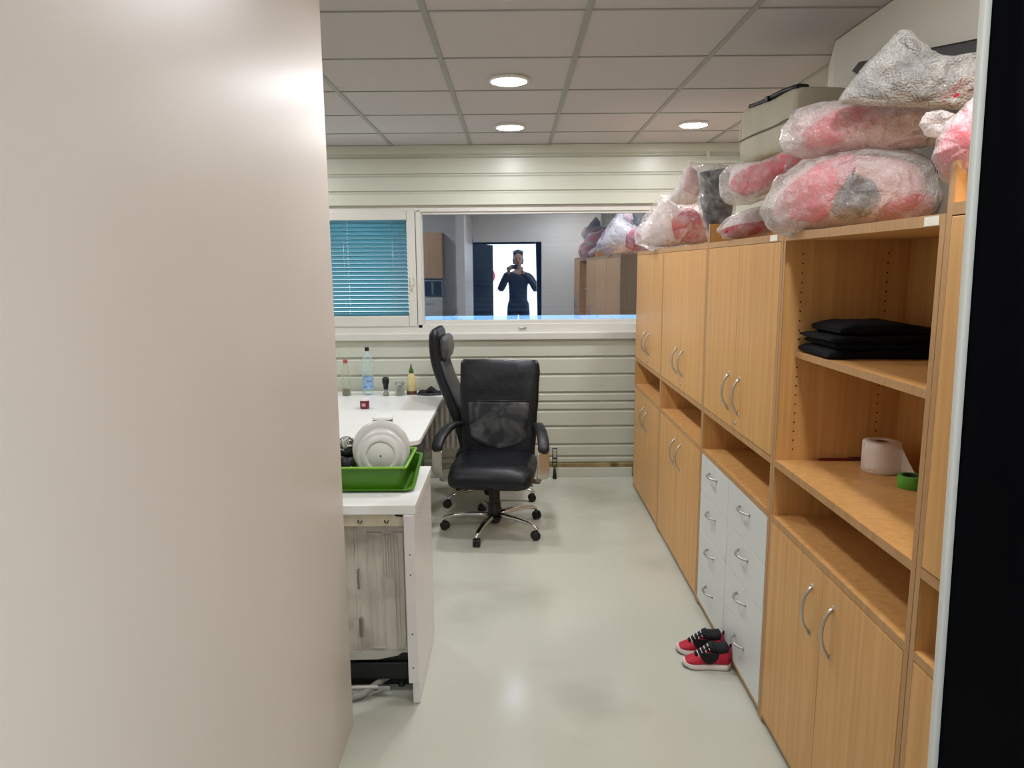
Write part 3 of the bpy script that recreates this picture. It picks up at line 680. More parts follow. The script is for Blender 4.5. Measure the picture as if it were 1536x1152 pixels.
# ------------------------------------------------------------------ office chairs (front = local -y)
def star_base(t, phase, R=.335):
    bm = B(); lathe(bm, [(.0,.045),(.030,.045),(.038,.06),(.040,.115),(.032,.125),(.0,.125)], (0,0,0), 28, cap=False); obj('hub', bm, M['plastic'], t, local=True)
    for k in range(5):
        a = math.radians(phase+72*k); d = Vector((math.cos(a), math.sin(a), 0)); s = Vector((-d.y, d.x, 0))
        secs = []
        for q, z, w_, h in ((.03,.098,.024,.018),(.10,.105,.021,.015),(.18,.104,.018,.013),(.26,.096,.016,.012),(.31,.084,.015,.012),(.335,.070,.013,.011),(.342,.060,.009,.008)):
            secs.append((d*q*R/.335+Vector((0,0,z)), s, Vector((0,0,1)) if q < .3 else (Vector((0,0,1))*.7+d*.7).normalized(), w_, h, 3))
        bm = B(); loft(bm, secs, 16); leg = obj('leg', bm, M['chrome'], t, local=True, label='chrome star leg')
        c = d*R; bm = B(); tube(bm, [c+Vector((0,0,.066)), c+Vector((0,0,.045))], .006, 8)
        a2 = a+1.1+.7*k; e = Vector((math.cos(a2), math.sin(a2), 0)); ctr = c+Vector((-e.y,e.x,0))*.012
        for sg in (-1, 1):
            prev = None; rings = []
            for off, rr in ((.004,.020),(.006,.027),(.018,.0285),(.022,.022)):
                rg = []
                for j in range(20):
                    b = 2*PI*j/20; rg.append(bm.verts.new(ctr+e*(sg*off)+Vector((-e.y,e.x,0))*rr*math.cos(b)+Vector((0,0,.0285+rr*math.sin(b)))))
                rings.append(rg)
            for r0, r1 in zip(rings, rings[1:]):
                for j in range(20): bm.faces.new((r0[j], r0[(j+1)%20], r1[(j+1)%20], r1[j])).smooth = True
            bm.faces.new(rings[0]); bm.faces.new(rings[-1])
        secs = [(ctr+Vector((-e.y,e.x,0))*x, e, Vector((0,0,1)), .018, h, 3) for x, h in ((-.026,.004),(-.015,.012),(.0,.016),(.012,.012))]
        loft(bm, [(cc+Vector((0,0,.040)),x,y,rx,ry,ex) for cc,x,y,rx,ry,ex in secs], 14)
        obj('caster', bm, M['plastic'], leg, local=True, label='black twin-wheel caster')
def slab_back(spine, nsec=26, e=4.2, puff=.0):
    """spine: (y,z,half width,half thickness) from bottom to top"""
    P = [Vector((y,z,0)) for y,z,_,_ in spine]; S = smoothpath(P, 6); n = len(S); secs = []
    m = len(spine)-1
    for i, p in enumerate(S):
        q = i/6; k = min(int(q), m-1); fr = q-k
        w_ = spine[k][2]*(1-fr)+spine[k+1][2]*fr; th = spine[k][3]*(1-fr)+spine[k+1][3]*fr
        a = S[max(i-1,0)]; b = S[min(i+1,n-1)]; tdir = (b-a).normalized(); nrm = Vector((0, -tdir.y, tdir.x))
        secs.append(((0,p.x,p.y),(1,0,0),nrm,w_,th,e))
    bm = B(); loft(bm, secs, 36); return bm
def seat_loft(y0, y1, z0, z1, w_):
    secs = []; N = 24
    for k in range(N+1):
        s = k/N; y = y0+(y1-y0)*s; e = math.sqrt(max(.02, 1-abs(2*s-1)**6)); front = max(0, 1-s/.25)
        wz = (z1-z0)/2*(.35+.65*e); c = (z0+z1)/2-.018*front**2
        secs.append(((0,y,c),(1,0,0),(0,0,1), w_/2*(.82+.18*e) if 0 < k < N else w_/2*.78, wz if 0 < k < N else wz*.6, 4))
    bm = B(); loft(bm, secs, 40); return bm

# front chair, facing the doorway
t = thing('office_chair', 'black leather office chair with mesh back facing the doorway', 'chair', (-.135, 4.50, 0), math.radians(-6), 'black office chairs at the desk')
star_base(t, 186)
bm = B(); lathe(bm, [(.036,.11),(.036,.29),(.030,.30),(.0,.30)], (0,0,0), 28, cap=False); lathe(bm, [(.042,.10),(.042,.18),(.037,.185)], (0,0,0), 28, cap=False); obj('gas_column', bm, M['plastic'], t, local=True)
bm = B(); box(bm, -.10,.10,-.12,.14,.295,.335,.01); tube(bm, [(.08,0,.31),(.22,.0,.305),(.25,-.01,.30)], .006, 8); obj('tilt_mechanism', bm, M['plastic'], t, local=True)
bm = seat_loft(-.27, .26, .335, .475, .535); wrinkle(bm, .008, 9, 3); obj('seat', bm, M['leather'], t, local=True)
bm = B(); tube(bm, smoothpath([(-.262,-.20,.405),(-.268,.0,.41),(-.262,.2,.41)],5), .004, 6); tube(bm, smoothpath([(.262,-.20,.405),(.268,.0,.41),(.262,.2,.41)],5), .004, 6); obj('seat_piping', bm, M['plastic'], t, local=True)
SP = [(.235,.40,.235,.02),(.245,.44,.245,.034),(.262,.55,.250,.040),(.285,.70,.262,.042),(.315,.85,.270,.045),(.345,.99,.272,.045),(.358,1.04,.266,.040),(.364,1.066,.25,.022)]
bm = slab_back(SP); wrinkle(bm, .006, 8, 1); bk = obj('backrest', bm, M['leather'], t, local=True)
# mesh lumbar window: U shaped panel standing a few mm proud of the leather
def back_y(z):
    for (y0,z0,_,a),(y1,z1,_,b) in zip(SP, SP[1:]):
        if z0 <= z <= z1: f = (z-z0)/(z1-z0); return y0+(y1-y0)*f, a+(b-a)*f
    return SP[-1][0], .02
mm, n, l, p = nodes('back_mesh'); p.inputs['Roughness'].default_value = .5
tc = n.new('ShaderNodeTexCoord'); nz = n.new('ShaderNodeTexNoise'); nz.inputs['Scale'].default_value = 8; nz.inputs['Detail'].default_value = 6; nz.inputs['Distortion'].default_value = 1.0; l.new(tc.outputs['Object'], nz.inputs['Vector'])
r = n.new('ShaderNodeValToRGB'); r.color_ramp.elements[0].position = .44; r.color_ramp.elements[1].position = .72; r.color_ramp.elements[0].color = lin((22,25,29))+(1,); r.color_ramp.elements[1].color = lin((92,94,94))+(1,)  # pale streaks put the light on the wrinkles into the colour
l.new(nz.outputs['Fac'], r.inputs['Fac']); l.new(r.outputs['Color'], p.inputs['Base Color'])
bm = B(); rows = []; N = 22
for i in range(N+1):
    z = .485+(.795-.485)*i/N; hw = .205*min(1, math.sqrt(max(.0, 1-(max(0,(.60-z)/.115))**2.6)))*(.9+.1*i/N)
    yb, th = back_y(z); rows.append([bm.verts.new((hw*(2*j/16-1), yb-th-.004+.002*noise.noise(Vector((j*.4,i*.5,2)))*(1 if 0<j<16 else 0)+.008*((2*j/16-1)**4), z)) for j in range(17)])
for a, b in zip(rows, rows[1:]):
    for j in range(16): bm.faces.new((a[j], a[j+1], b[j+1], b[j])).smooth = True
bmesh.ops.remove_doubles(bm, verts=bm.verts, dist=1e-5)
o = obj('mesh_panel', bm, mm, t, local=True, smooth=True, label='grey mesh panel with pale wrinkles painted on'); s = o.modifiers.new('solid','SOLIDIFY'); s.thickness = .003
bm = B(); yb, th = back_y(.80); tube(bm, [(-.215,yb-th+.001,.80),(0,yb-th-.006,.80),(.215,yb-th+.001,.80)], .006, 8)
yb, th = back_y(1.0); obj('seam', bm, M['leather'], bk, local=True)
for sx in (-1, 1):
    ax = .350 if sx < 0 else .325
    path = smoothpath([(sx*ax,-.10,.535),(sx*ax,-.085,.57),(sx*(ax-.007),-.03,.605),(sx*(ax-.025),.07,.636),(sx*(ax-.05),.18,.648),(sx*.262,.255,.640)], 5); n_ = len(path)
    secs = []
    for i, p_ in enumerate(path):
        a = path[max(i-1,0)]; b = path[min(i+1,n_-1)]; td = (b-a).normalized(); nr = Vector((1,0,0)).cross(td).normalized()
        e = min(1, .5+4*min(i/n_, 1-i/n_)); secs.append((p_, (1,0,0), nr, .036*e, .020*e, 3))
    bm = B(); loft(bm, secs, 20); obj('armrest', bm, M['plastic'], t, local=True)
    bm = B()
    pl = smoothpath([(sx*ax,-.095,.545),(sx*ax,-.10,.46),(sx*(ax-.004),-.095,.39),(sx*(ax-.022),-.07,.352),(sx*.27,-.03,.336),(sx*.15,.02,.330)], 5)
    loft(bm, [(q, (.82*sx,.57,0) if i < 14 else (0,1,0), (-.57*sx,.82,0) if i < 14 else (0,0,1), .044, .006, 5) for i, q in enumerate(pl)], 16); obj('arm_support', bm, M['satin'], t, local=True, label='polished metal arm bracket')

# rear chair, seen from its side
t = thing('office_chair', 'tall curved black office chair with headrest standing sideways behind the leather one', 'chair', (-.19, 5.09, 0), math.radians(88), 'black office chairs at the desk')
star_base(t, -166, .325)
bm = B(); lathe(bm, [(.034,.11),(.034,.29),(.03,.30),(.0,.30)], (0,0,0), 24, cap=False); obj('gas_column', bm, M['plastic'], t, local=True)
bm = seat_loft(-.24, .22, .33, .42, .48); obj('seat', bm, M['leather'], t, local=True)
SP2 = [(.15,.36,.215,.025),(.155,.45,.225,.040),(.175,.56,.23,.044),(.215,.70,.235,.046),(.285,.88,.235,.046),(.335,1.03,.23,.044),(.352,1.16,.222,.042),(.352,1.235,.215,.038),(.350,1.268,.19,.015)]
bm = slab_back(SP2); obj('backrest', bm, M['leather'], t, local=True)
bm = slab_back([(.352,.62,.215,.02),(.222,.62,.215,.012),(.222,.72,.22,.012)][1:]+[(.30,.90,.222,.012),(.345,1.05,.218,.010)]); 
for v in bm.verts: v.co.y -= .040
obj('padding', bm, mat('grey_edge_fabric', (66,68,70), .8), t, local=True, label='grey front padding')
bm = slab_back([(.300,1.055,.16,.012),(.292,1.075,.175,.034),(.288,1.13,.18,.040),(.292,1.19,.175,.034),(.300,1.215,.155,.012)]); obj('headrest', bm, mat('headrest_leather', (74,74,74), .45, bump=.1), t, local=True, label='grey headrest cushion')

# outlines of the wrapped bundles, metres: (across, height) in the upright plane through c
BAGS = {
 'far_low': dict(c=(1.030,4.682), poly=[(-0.264,1.886),(-0.246,1.822),(-0.156,1.783),(-0.051,1.778),(0.073,1.793),(0.203,1.808),(0.295,1.844),(0.291,1.946),(0.208,2.029),(0.105,2.069),(0.023,2.095),(-0.044,2.134),(-0.102,2.131),(-0.142,2.067),(-0.215,1.985)], cont=[[(-0.036,1.973),(0.085,2.057),(0.189,1.969),(0.272,1.905),(0.255,1.836),(0.08,1.826),(-0.012,1.857)]]),
 'far_up': dict(c=(1.060,4.491), poly=[(0.007,2.312),(0.039,2.283),(0.084,2.224),(0.11,2.134),(0.089,2.064),(0.031,2.031),(-0.079,2.033),(-0.136,2.074),(-0.097,2.132),(-0.053,2.221)], cont=[[(-0.011,2.274),(0.052,2.24),(0.089,2.185),(0.098,2.126),(0.053,2.089),(-0.034,2.131)]]),
 'far_dark': dict(c=(1.150,4.217), poly=[(-0.113,2.241),(-0.048,2.253),(0.061,2.248),(0.129,2.158),(0.117,2.013),(0.097,1.884),(0.052,1.822),(-0.033,1.823),(-0.074,1.944),(-0.104,2.057),(-0.087,2.111)], cont=[[(-0.083,2.211),(0.047,2.227),(0.087,2.124),(0.044,2.034),(-0.057,2.092)]]),
 'small_flat': dict(c=(0.980,3.076), poly=[(-0.132,1.834),(-0.094,1.879),(-0.036,1.908),(0.042,1.927),(0.1,1.912),(0.128,1.855),(0.087,1.81),(-0.005,1.79),(-0.099,1.797)], cont=[[(-0.113,1.831),(-0.06,1.851),(0.045,1.862),(0.109,1.882),(0.104,1.828),(-0.018,1.798),(-0.099,1.803)]]),
 'diag': dict(c=(1.040,2.909), poly=[(-0.226,2.011),(-0.215,2.054),(-0.175,2.09),(-0.119,2.07),(-0.027,2.102),(0.068,2.149),(0.159,2.201),(0.23,2.239),(0.278,2.203),(0.227,2.136),(0.153,2.092),(0.074,2.03),(-0.02,1.958),(-0.093,1.925),(-0.169,1.917),(-0.213,1.945)], cont=[[(-0.192,1.981),(-0.174,2.042),(-0.05,2.084),(0.091,2.152),(0.208,2.227),(0.256,2.195),(0.159,2.114),(0.007,2.013),(-0.119,1.949)]]),
 'mid': dict(c=(1.060,2.316), poly=[(-0.227,2.071),(-0.222,2.122),(-0.188,2.163),(-0.121,2.183),(-0.055,2.186),(0.074,2.183),(0.198,2.152),(0.268,2.127),(0.259,2.062),(0.208,2.025),(0.103,2.021),(0.011,2.023),(-0.064,2.016),(-0.131,2.013),(-0.201,2.034)], cont=[[(-0.164,2.086),(-0.062,2.148),(0.093,2.157),(0.122,2.127),(0.026,2.081),(-0.065,2.039),(-0.142,2.038)]]),
 'big': dict(c=(1.060,2.327), poly=[(-0.275,1.854),(-0.262,1.896),(-0.234,1.959),(-0.157,2.016),(-0.041,2.039),(0.033,2.053),(0.161,2.024),(0.216,1.992),(0.245,1.922),(0.252,1.874),(0.236,1.835),(0.177,1.804),(0.049,1.789),(-0.085,1.78),(-0.184,1.774),(-0.247,1.797)], cont=[[(-0.202,1.915),(-0.097,2.002),(-0.003,2.026),(0.015,1.985),(-0.03,1.907),(-0.058,1.836),(-0.096,1.81),(-0.177,1.825)],[(-0.057,1.887),(-0.008,1.962),(0.059,1.932),(0.084,1.881),(0.056,1.832),(-0.005,1.811),(-0.053,1.836)],[(0.086,1.861),(0.17,1.893),(0.228,1.879),(0.224,1.84),(0.131,1.807),(0.076,1.811)]]),
 'top': dict(c=(1.100,2.072), poly=[(-0.047,2.322),(-0.025,2.311),(0.017,2.266),(0.051,2.237),(0.097,2.224),(0.184,2.239),(0.207,2.138),(0.163,2.11),(0.108,2.09),(0.029,2.104),(-0.068,2.117),(-0.179,2.134),(-0.202,2.146),(-0.177,2.179),(-0.134,2.231),(-0.087,2.277)], cont=[[(0.052,2.115),(0.102,2.164),(0.173,2.198),(0.189,2.146),(0.121,2.114),(0.076,2.104)]]),
 'pink': dict(c=(0.970,1.582), poly=[(-0.075,1.911),(-0.069,1.948),(-0.052,1.983),(-0.019,2.02),(0.026,2.041),(0.062,2.014),(0.084,1.921),(0.07,1.855),(0.034,1.827),(-0.017,1.839),(-0.056,1.869)], cont=[[(-0.07,1.911),(-0.064,1.945),(-0.047,1.977),(-0.016,2.013),(0.027,2.033),(0.057,2.008),(0.077,1.921),(0.064,1.861),(0.031,1.835),(-0.015,1.847),(-0.052,1.875)]]),
 'knob': dict(c=(1.000,1.777), poly=[(-0.039,2.014),(-0.027,2.038),(0.006,2.042),(0.039,2.027),(0.034,1.993),(0.008,1.976),(-0.023,1.985)], cont=[])}

# ------------------------------------------------------------------ plastic wrapped cushions piled on the cabinets
def film_mat(name, col, lo, hi, bubbles, rough=.2, sc=9):
    m, n, l, p = nodes(name); c = lin(col)
    p.inputs['Base Color'].default_value = c+(1,); p.inputs['Roughness'].default_value = rough; p.inputs['Specular IOR Level'].default_value = .8
    tc = n.new('ShaderNodeTexCoord')
    nz = n.new('ShaderNodeTexNoise'); nz.inputs['Scale'].default_value = sc; nz.inputs['Detail'].default_value = 7; nz.inputs['Roughness'].default_value = .65; nz.inputs['Distortion'].default_value = .8
    l.new(tc.outputs['Object'], nz.inputs['Vector'])
    mr = n.new('ShaderNodeMapRange'); mr.inputs['From Min'].default_value = .36; mr.inputs['From Max'].default_value = .66; mr.inputs['To Min'].default_value = lo; mr.inputs['To Max'].default_value = hi
    l.new(nz.outputs['Fac'], mr.inputs['Value'])
    lw = n.new('ShaderNodeLayerWeight'); lw.inputs['Blend'].default_value = .25
    ad = n.new('ShaderNodeMath'); ad.operation = 'MULTIPLY_ADD'; ad.inputs[1].default_value = .4; ad.use_clamp = True
    l.new(lw.outputs['Facing'], ad.inputs[0]); l.new(mr.outputs['Result'], ad.inputs[2])
    tr = n.new('ShaderNodeBsdfTransparent'); tr.inputs['Color'].default_value = (.96,.95,.95,1)
    x = n.new('ShaderNodeMixShader'); l.new(tr.outputs[0], x.inputs[1]); l.new(p.outputs[0], x.inputs[2])
    w2 = n.new('ShaderNodeTexNoise'); w2.noise_type = 'RIDGED_MULTIFRACTAL'; w2.inputs['Scale'].default_value = 11; w2.inputs['Detail'].default_value = 3; w2.inputs['Distortion'].default_value = 1.2
    l.new(tc.outputs['Object'], w2.inputs['Vector'])
    b1 = n.new('ShaderNodeBump'); b1.inputs['Strength'].default_value = 1.0; b1.inputs['Distance'].default_value = .03; l.new(w2.outputs['Fac'], b1.inputs['Height'])
    last = b1
    fac = ad.outputs[0]
    if bubbles:
        vo = n.new('ShaderNodeTexVoronoi'); vo.inputs['Scale'].default_value = 150; vo.inputs['Randomness'].default_value = .8; l.new(tc.outputs['Object'], vo.inputs['Vector'])
        b2 = n.new('ShaderNodeBump'); b2.invert = True; b2.inputs['Strength'].default_value = bubbles; b2.inputs['Distance'].default_value = .006
        l.new(vo.outputs['Distance'], b2.inputs['Height']); l.new(b1.outputs['Normal'], b2.inputs['Normal']); last = b2
        mr2 = n.new('ShaderNodeMapRange'); mr2.inputs['From Max'].default_value = .6; mr2.inputs['To Min'].default_value = -.08; mr2.inputs['To Max'].default_value = .10
        l.new(vo.outputs['Distance'], mr2.inputs['Value']); a2 = n.new('ShaderNodeMath'); a2.use_clamp = True; l.new(fac, a2.inputs[0]); l.new(mr2.outputs['Result'], a2.inputs[1]); fac = a2.outputs[0]
    l.new(last.outputs['Normal'], p.inputs['Normal']); l.new(fac, x.inputs['Fac']); l.new(x.outputs[0], n['Material Output'].inputs['Surface'])
    return m
F_clear = film_mat('clear_film', (236,230,228), .06, .50, 0, .13)
F_bub = film_mat('bubble_film', (232,226,222), .06, .44, .5, .11)
F_milk = film_mat('milky_film', (236,226,222), .12, .58, .4, .17)
F_grey = film_mat('grey_bubble_film', (214,212,206), .30, .80, .8, .13)
F_thin = film_mat('thin_film', (214,214,214), .03, .42, 0, .08)
P_pink = mat('pink_fabric', (222,112,124), .8, var=.18, vscale=(14,14,14), bump=.4, bscale=50)
P_pale = mat('pale_pink_fabric', (226,186,184), .8, var=.12, vscale=(12,12,12), bump=.4, bscale=50)
P_red = mat('crimson_fabric', (190,46,74), .75, var=.15, vscale=(12,12,12), bump=.3, bscale=40)
P_grey = mat('grey_fabric', (104,110,116), .8, var=.35, vscale=(18,18,18))
P_char = mat('charcoal_fabric', (44,46,50), .7, var=.3, vscale=(14,14,14))
P_white = mat('white_wadding', (232,222,218), .9, var=.08, vscale=(10,10,10), bump=.5, bscale=24)
def outline(poly, n=144, sm=1):
    cx = sum(p[0] for p in poly)/len(poly); cz = sum(p[1] for p in poly)/len(poly)
    R = []
    for k in range(n):
        a = 2*PI*k/n; dx, dz = math.cos(a), math.sin(a); best = 0
        for (x0,z0),(x1,z1) in zip(poly, poly[1:]+poly[:1]):
            ex, ez = x1-x0, z1-z0; den = dx*ez-dz*ex
            if abs(den) < 1e-12: continue
            t_ = ((x0-cx)*ez-(z0-cz)*ex)/den; s_ = ((x0-cx)*dz-(z0-cz)*dx)/den
            if t_ > best and -1e-9 <= s_ <= 1+1e-9: best = t_
        R.append(best)
    for _ in range(sm): R = [(R[k-1]+2*R[k]+R[(k+1)%n])/4 for k in range(n)]
    return cx, cz, R
def puff(c, poly, T, seed, amp, rings=30, back=.62, host=None, zmin=None, fold=1.0, fill=False):
    """closed cushion: outline in the upright plane through c, swelling to both sides"""
    cx, cz, R = outline(poly); n = len(R)
    nv = Vector((c[0], c[1], 0)).normalized(); uv = Vector((nv.y, -nv.x, 0)); o = Vector((c[0], c[1], 0))
    def depth(u, z):
        a = math.atan2(z-cz, u-cx) % (2*PI); q = a/(2*PI)*n; k = int(q) % n; rb = R[k]+(R[(k+1)%n]-R[k])*(q-int(q))
        r = min(1, math.hypot(u-cx, z-cz)/max(rb, 1e-4)); return T*(1-r**2.3)**.6
    bm = B()
    def vert(u, z, d, r, side):
        q = Vector((u, z, side*.3+seed))
        wv = noise.noise(q*7)*1.1+.5*noise.noise(q*21)-fold*1.5*(.35-abs(noise.noise(q*10+Vector((3,1,0)))))-fold*.8*(.3-abs(noise.noise(q*23+Vector((7,2,0)))))+.25*noise.noise(q*48)
        d2 = d+amp*wv*(1-r**4)
        if host:
            d2 = max(.004, min(d2, host(u, z)*.90-.003))
            if fill and side > 0 and r < .999: d2 = max(d2, host(u, z)*(.80+.06*min(1, (1-r)*3))-.003)
        P = o+uv*u-nv*(d2*side*(1 if side > 0 else back)); P.z = z
        if zmin is not None and P.z < zmin and P.x > CX-.005: P.z = zmin
        return bm.verts.new(P)
    rim = []
    for k in range(n):
        a = 2*PI*k/n; rr = R[k]*(1+(.0 if host else 1)*(.05*noise.noise(Vector((math.cos(a)*5, math.sin(a)*5, seed)))+.045*abs(noise.noise(Vector((math.cos(a)*13, math.sin(a)*13, seed)))))-(0 if host else .012)); rim.append((a, rr))
    edge = [vert(cx+math.cos(a)*rr, cz+math.sin(a)*rr, 0, 1, 1) for a, rr in rim]
    for side in (1, -1):
        prev = edge
        for i in range(1, rings):
            r = 1-i/rings; r = r**.75 if r > 0 else 0
            cur = []
            for a, rr in rim:
                u, z = cx+math.cos(a)*rr*r, cz+math.sin(a)*rr*r
                cur.append(vert(u, z, T*(1-r**2.3)**.6, r, side))
            for k in range(n): bm.faces.new((prev[k], prev[(k+1)%n], cur[(k+1)%n], cur[k])).smooth = True
            prev = cur
        ctr = vert(cx, cz, T, 0, side)
        for k in range(n): bm.faces.new((prev[k], prev[(k+1)%n], ctr)).smooth = True
    return bm, depth
def wrapped(key, name, label, cat, T, film, contents, amp=.015, zmin=None, core=None, group='plastic wrapped cushions on the cabinets', seed=1.0, names=None):
    b = BAGS[key]; zb = min(q[1] for q in b['poly'])
    t = thing(name, label, cat, (b['c'][0], b['c'][1], zb), 0, group)
    bm, dep = puff(b['c'], b['poly'], T, seed, amp, zmin=zmin)
    obj('plastic_wrap', bm, film, t, label='crinkled translucent plastic wrap')
    if core is not None:
        cx = sum(p[0] for p in b['poly'])/len(b['poly']); cz = sum(p[1] for p in b['poly'])/len(b['poly'])
        pl = [(cx+(u-cx)*.84, cz+(z-cz)*.84) for u, z in b['poly']]
        bm, _ = puff(b['c'], pl, T*.66, seed+4, .008, rings=16, host=lambda u, z: dep(u, z)*.80, zmin=None if zmin is None else zmin+.004); obj('filling', bm, core, t)
    for i, (poly, m) in enumerate(zip(b['cont'], contents)):
        bm, _ = puff(b['c'], poly, T, seed+i+7, .006, rings=16, host=dep, fill=True, zmin=None if zmin is None else zmin+.006); obj((names or ['cushion']*9)[i], bm, m, t)
    return t
ZT = 1.792
wrapped('far_low', 'wrapped_cushion', 'clear plastic bag with a crimson cushion on the two farthest cabinets', 'cushion', .13, F_clear, [P_red], core=P_white, seed=1.3, zmin=ZT)
wrapped('far_up', 'wrapped_cushion', 'pointed pink bundle in clear plastic above the crimson one', 'cushion', .085, F_clear, [P_pale], core=P_white, seed=2.1)
wrapped('far_dark', 'wrapped_bundle', 'charcoal bundle in shiny plastic behind the pointed pink one', 'bundle', .09, F_thin, [P_char], core=P_char, seed=3.4)
wrapped('small_flat', 'wrapped_cushion', 'small flat pink cushion in bubble wrap above the drawer cabinet', 'cushion', .07, F_bub, [P_red], core=P_white, seed=4.2, amp=.007, zmin=ZT)
wrapped('diag', 'wrapped_cushion', 'long pale pink roll in bubble wrap slanting under the beige case', 'cushion', .085, F_bub, [P_pink], core=P_white, seed=5.7)
wrapped('big', 'wrapped_cushion', 'largest wrapped cushion, pink with a grey patch, above the open shelf cabinet', 'cushion', .15, F_bub, [P_pink, P_grey, P_red], core=P_pale, seed=6.9, zmin=ZT, names=['cushion','grey_patch','crimson_cushion'])
mid = wrapped('mid', 'wrapped_cushion', 'milky wrapped pink cushion lying on top of the largest one', 'cushion', .12, F_milk, [P_pink], core=P_pale, seed=7.7)
wrapped('top', 'wrapped_cushion', 'topmost grey bubble wrapped bundle rising to a peak, red at its right end', 'cushion', .06, F_grey, [P_red], core=P_grey, seed=8.8)
wrapped('pink', 'wrapped_cushion', 'plump pink cushion in bubble wrap next to the dark sliding door', 'cushion', .09, F_bub, [P_pink], core=P_pink, seed=9.4, amp=.006)
bm, _ = puff(BAGS['knob']['c'], BAGS['knob']['poly'], .035, 10.2, .006); obj('twisted_end', bm, F_milk, mid)

# beige soft case and the dark edged case behind the bundles
t = thing('soft_case', 'beige soft case with a black zip strap on top of the wrapped bundles', 'case', (1.145, 3.08, 2.115), math.radians(-80))
cb = mat('beige_canvas', (176,170,150), .8, var=.08, vscale=(8,8,8), bump=.25, bscale=60)
bm = B(); secs = []
for k in range(25):
    s = k/24; x = -.215+.43*s; e = max(.0,1-abs(2*s-1)**16)**.5
    secs.append(((x,0,.117),(0,1,0),(0,0,1),.125*(.9+.1*e),.117*(.88+.12*e)+.003*math.sin(9*s),7))
loft(bm, secs, 44); wrinkle(bm, .005, 11, 2); obj('body', bm, cb, t, local=True)
bm = B(); tube(bm, smoothpath([(-.21,-.126,.10),(-.08,-.129,.108),(.08,-.128,.112),(.21,-.124,.12),(.218,.0,.12)],6), .003, 6); obj('seam', bm, mat('canvas_seam', (120,112,94), .9), t, local=True)
bm = B(); loft(bm, [((x,-.085,.238+.004*math.sin(20*x)),(0,1,0),(0,0,1),.026,.010,4) for x in (-.17,-.12,-.05,.02,.09,.15,.2)], 14); box(bm, -.02,.0,-.118,-.095,.225,.245,.002); obj('zip_strap', bm, M['plastic'], t, local=True)
bm = B(); tube(bm, smoothpath([(-.215,-.10,.03),(-.222,-.11,.12),(-.215,-.10,.21)],5), .012, 8); obj('corner_piping', bm, cb, t, local=True)
t = thing('hard_case', 'grey case with black edge leaning on the wall behind the wrapped bundles', 'case', (1.29, 2.15, 1.80))
bm = B(); prism(bm, [(1.62,1.811),(2.75,1.795),(2.82,1.90),(2.80,2.365),(1.62,2.155)], 'X', 1.275, 1.341); obj('shell', bm, mat('case_grey', (150,146,136), .6), t, bevel=.01)
bm = B(); prism(bm, [(1.61,2.152),(2.80,2.366),(2.86,2.40),(2.80,2.418),(1.61,2.205)], 'X', 1.268, 1.343); obj('rim', bm, M['plastic'], t, bevel=.006, label='black edge')
bm = B(); box(bm, 1.252, 1.269, 2.62, 2.68, 2.34, 2.40, .004); obj('clip', bm, M['steel'], t, label='silver clip')

# ------------------------------------------------------------------ the photographer, standing outside the doorway (seen mirrored in the window)
PX, PY = .075, -.42
t = thing('person', 'person in dark clothes holding up a phone in the doorway, mirrored in the window', 'person', (PX, PY, 0))
def skin(name, verts, edges, m, parent, root=0, sub=2, label=None):
    me = bpy.data.meshes.new(name); me.from_pydata([v[:3] for v in verts], edges, []); me.materials.append(m)
    o = bpy.data.objects.new(name, me); C.objects.link(o); o.parent = parent
    s = o.modifiers.new('skin', 'SKIN'); s.use_smooth_shade = True
    for i, v in enumerate(verts):
        d = me.skin_vertices[0].data[i]; d.radius = (v[3], v[4] if len(v) > 4 else v[3]); d.use_root = (i == root)
    u = o.modifiers.new('sub', 'SUBSURF'); u.levels = sub; u.render_levels = sub
    if label: o['label'] = label
    return o
flesh = mat('skin_tone', (168,124,100), .55); cl = mat('dark_jacket', (34,36,44), .8); tr_ = mat('dark_trousers', (40,42,50), .85)
k = 1.09     # a tall person
V = [(0,0,.98*k,.12,.085),(0,.0,1.12*k,.125,.085),(0,.0,1.30*k,.165,.11),(0,-.005,1.42*k,.13,.09),(0,0,1.50*k,.058,.058),(0,.012,1.575*k,.055,.06),
     (0,.018,1.66*k,.080,.095),(0,.012,1.75*k,.070,.085),(0,.008,1.79*k,.035,.04),
     (-.19,0,1.41*k,.062),(-.30,.05,1.20*k,.048),(-.24,.20,1.34*k,.038),(-.14,.34,1.505*k,.026),
     (.19,0,1.41*k,.062),(.30,.05,1.20*k,.048),(.20,.20,1.34*k,.038),(.045,.34,1.505*k,.026),
     (-.10,0,.90*k,.075),(-.11,.015,.50*k,.062),(-.115,-.01,.09*k,.042),(-.12,.12,.035,.036,.03),
     (.10,0,.90*k,.075),(.11,.015,.50*k,.062),(.115,-.01,.09*k,.042),(.12,.12,.035,.036,.03)]
E_ = [(0,1),(1,2),(2,3),(3,4),(4,5),(5,6),(6,7),(7,8),(3,9),(9,10),(10,11),(11,12),(3,13),(13,14),(14,15),(15,16),(0,17),(17,18),(18,19),(19,20),(0,21),(21,22),(22,23),(23,24)]
body = skin('body', V, E_, flesh, t)
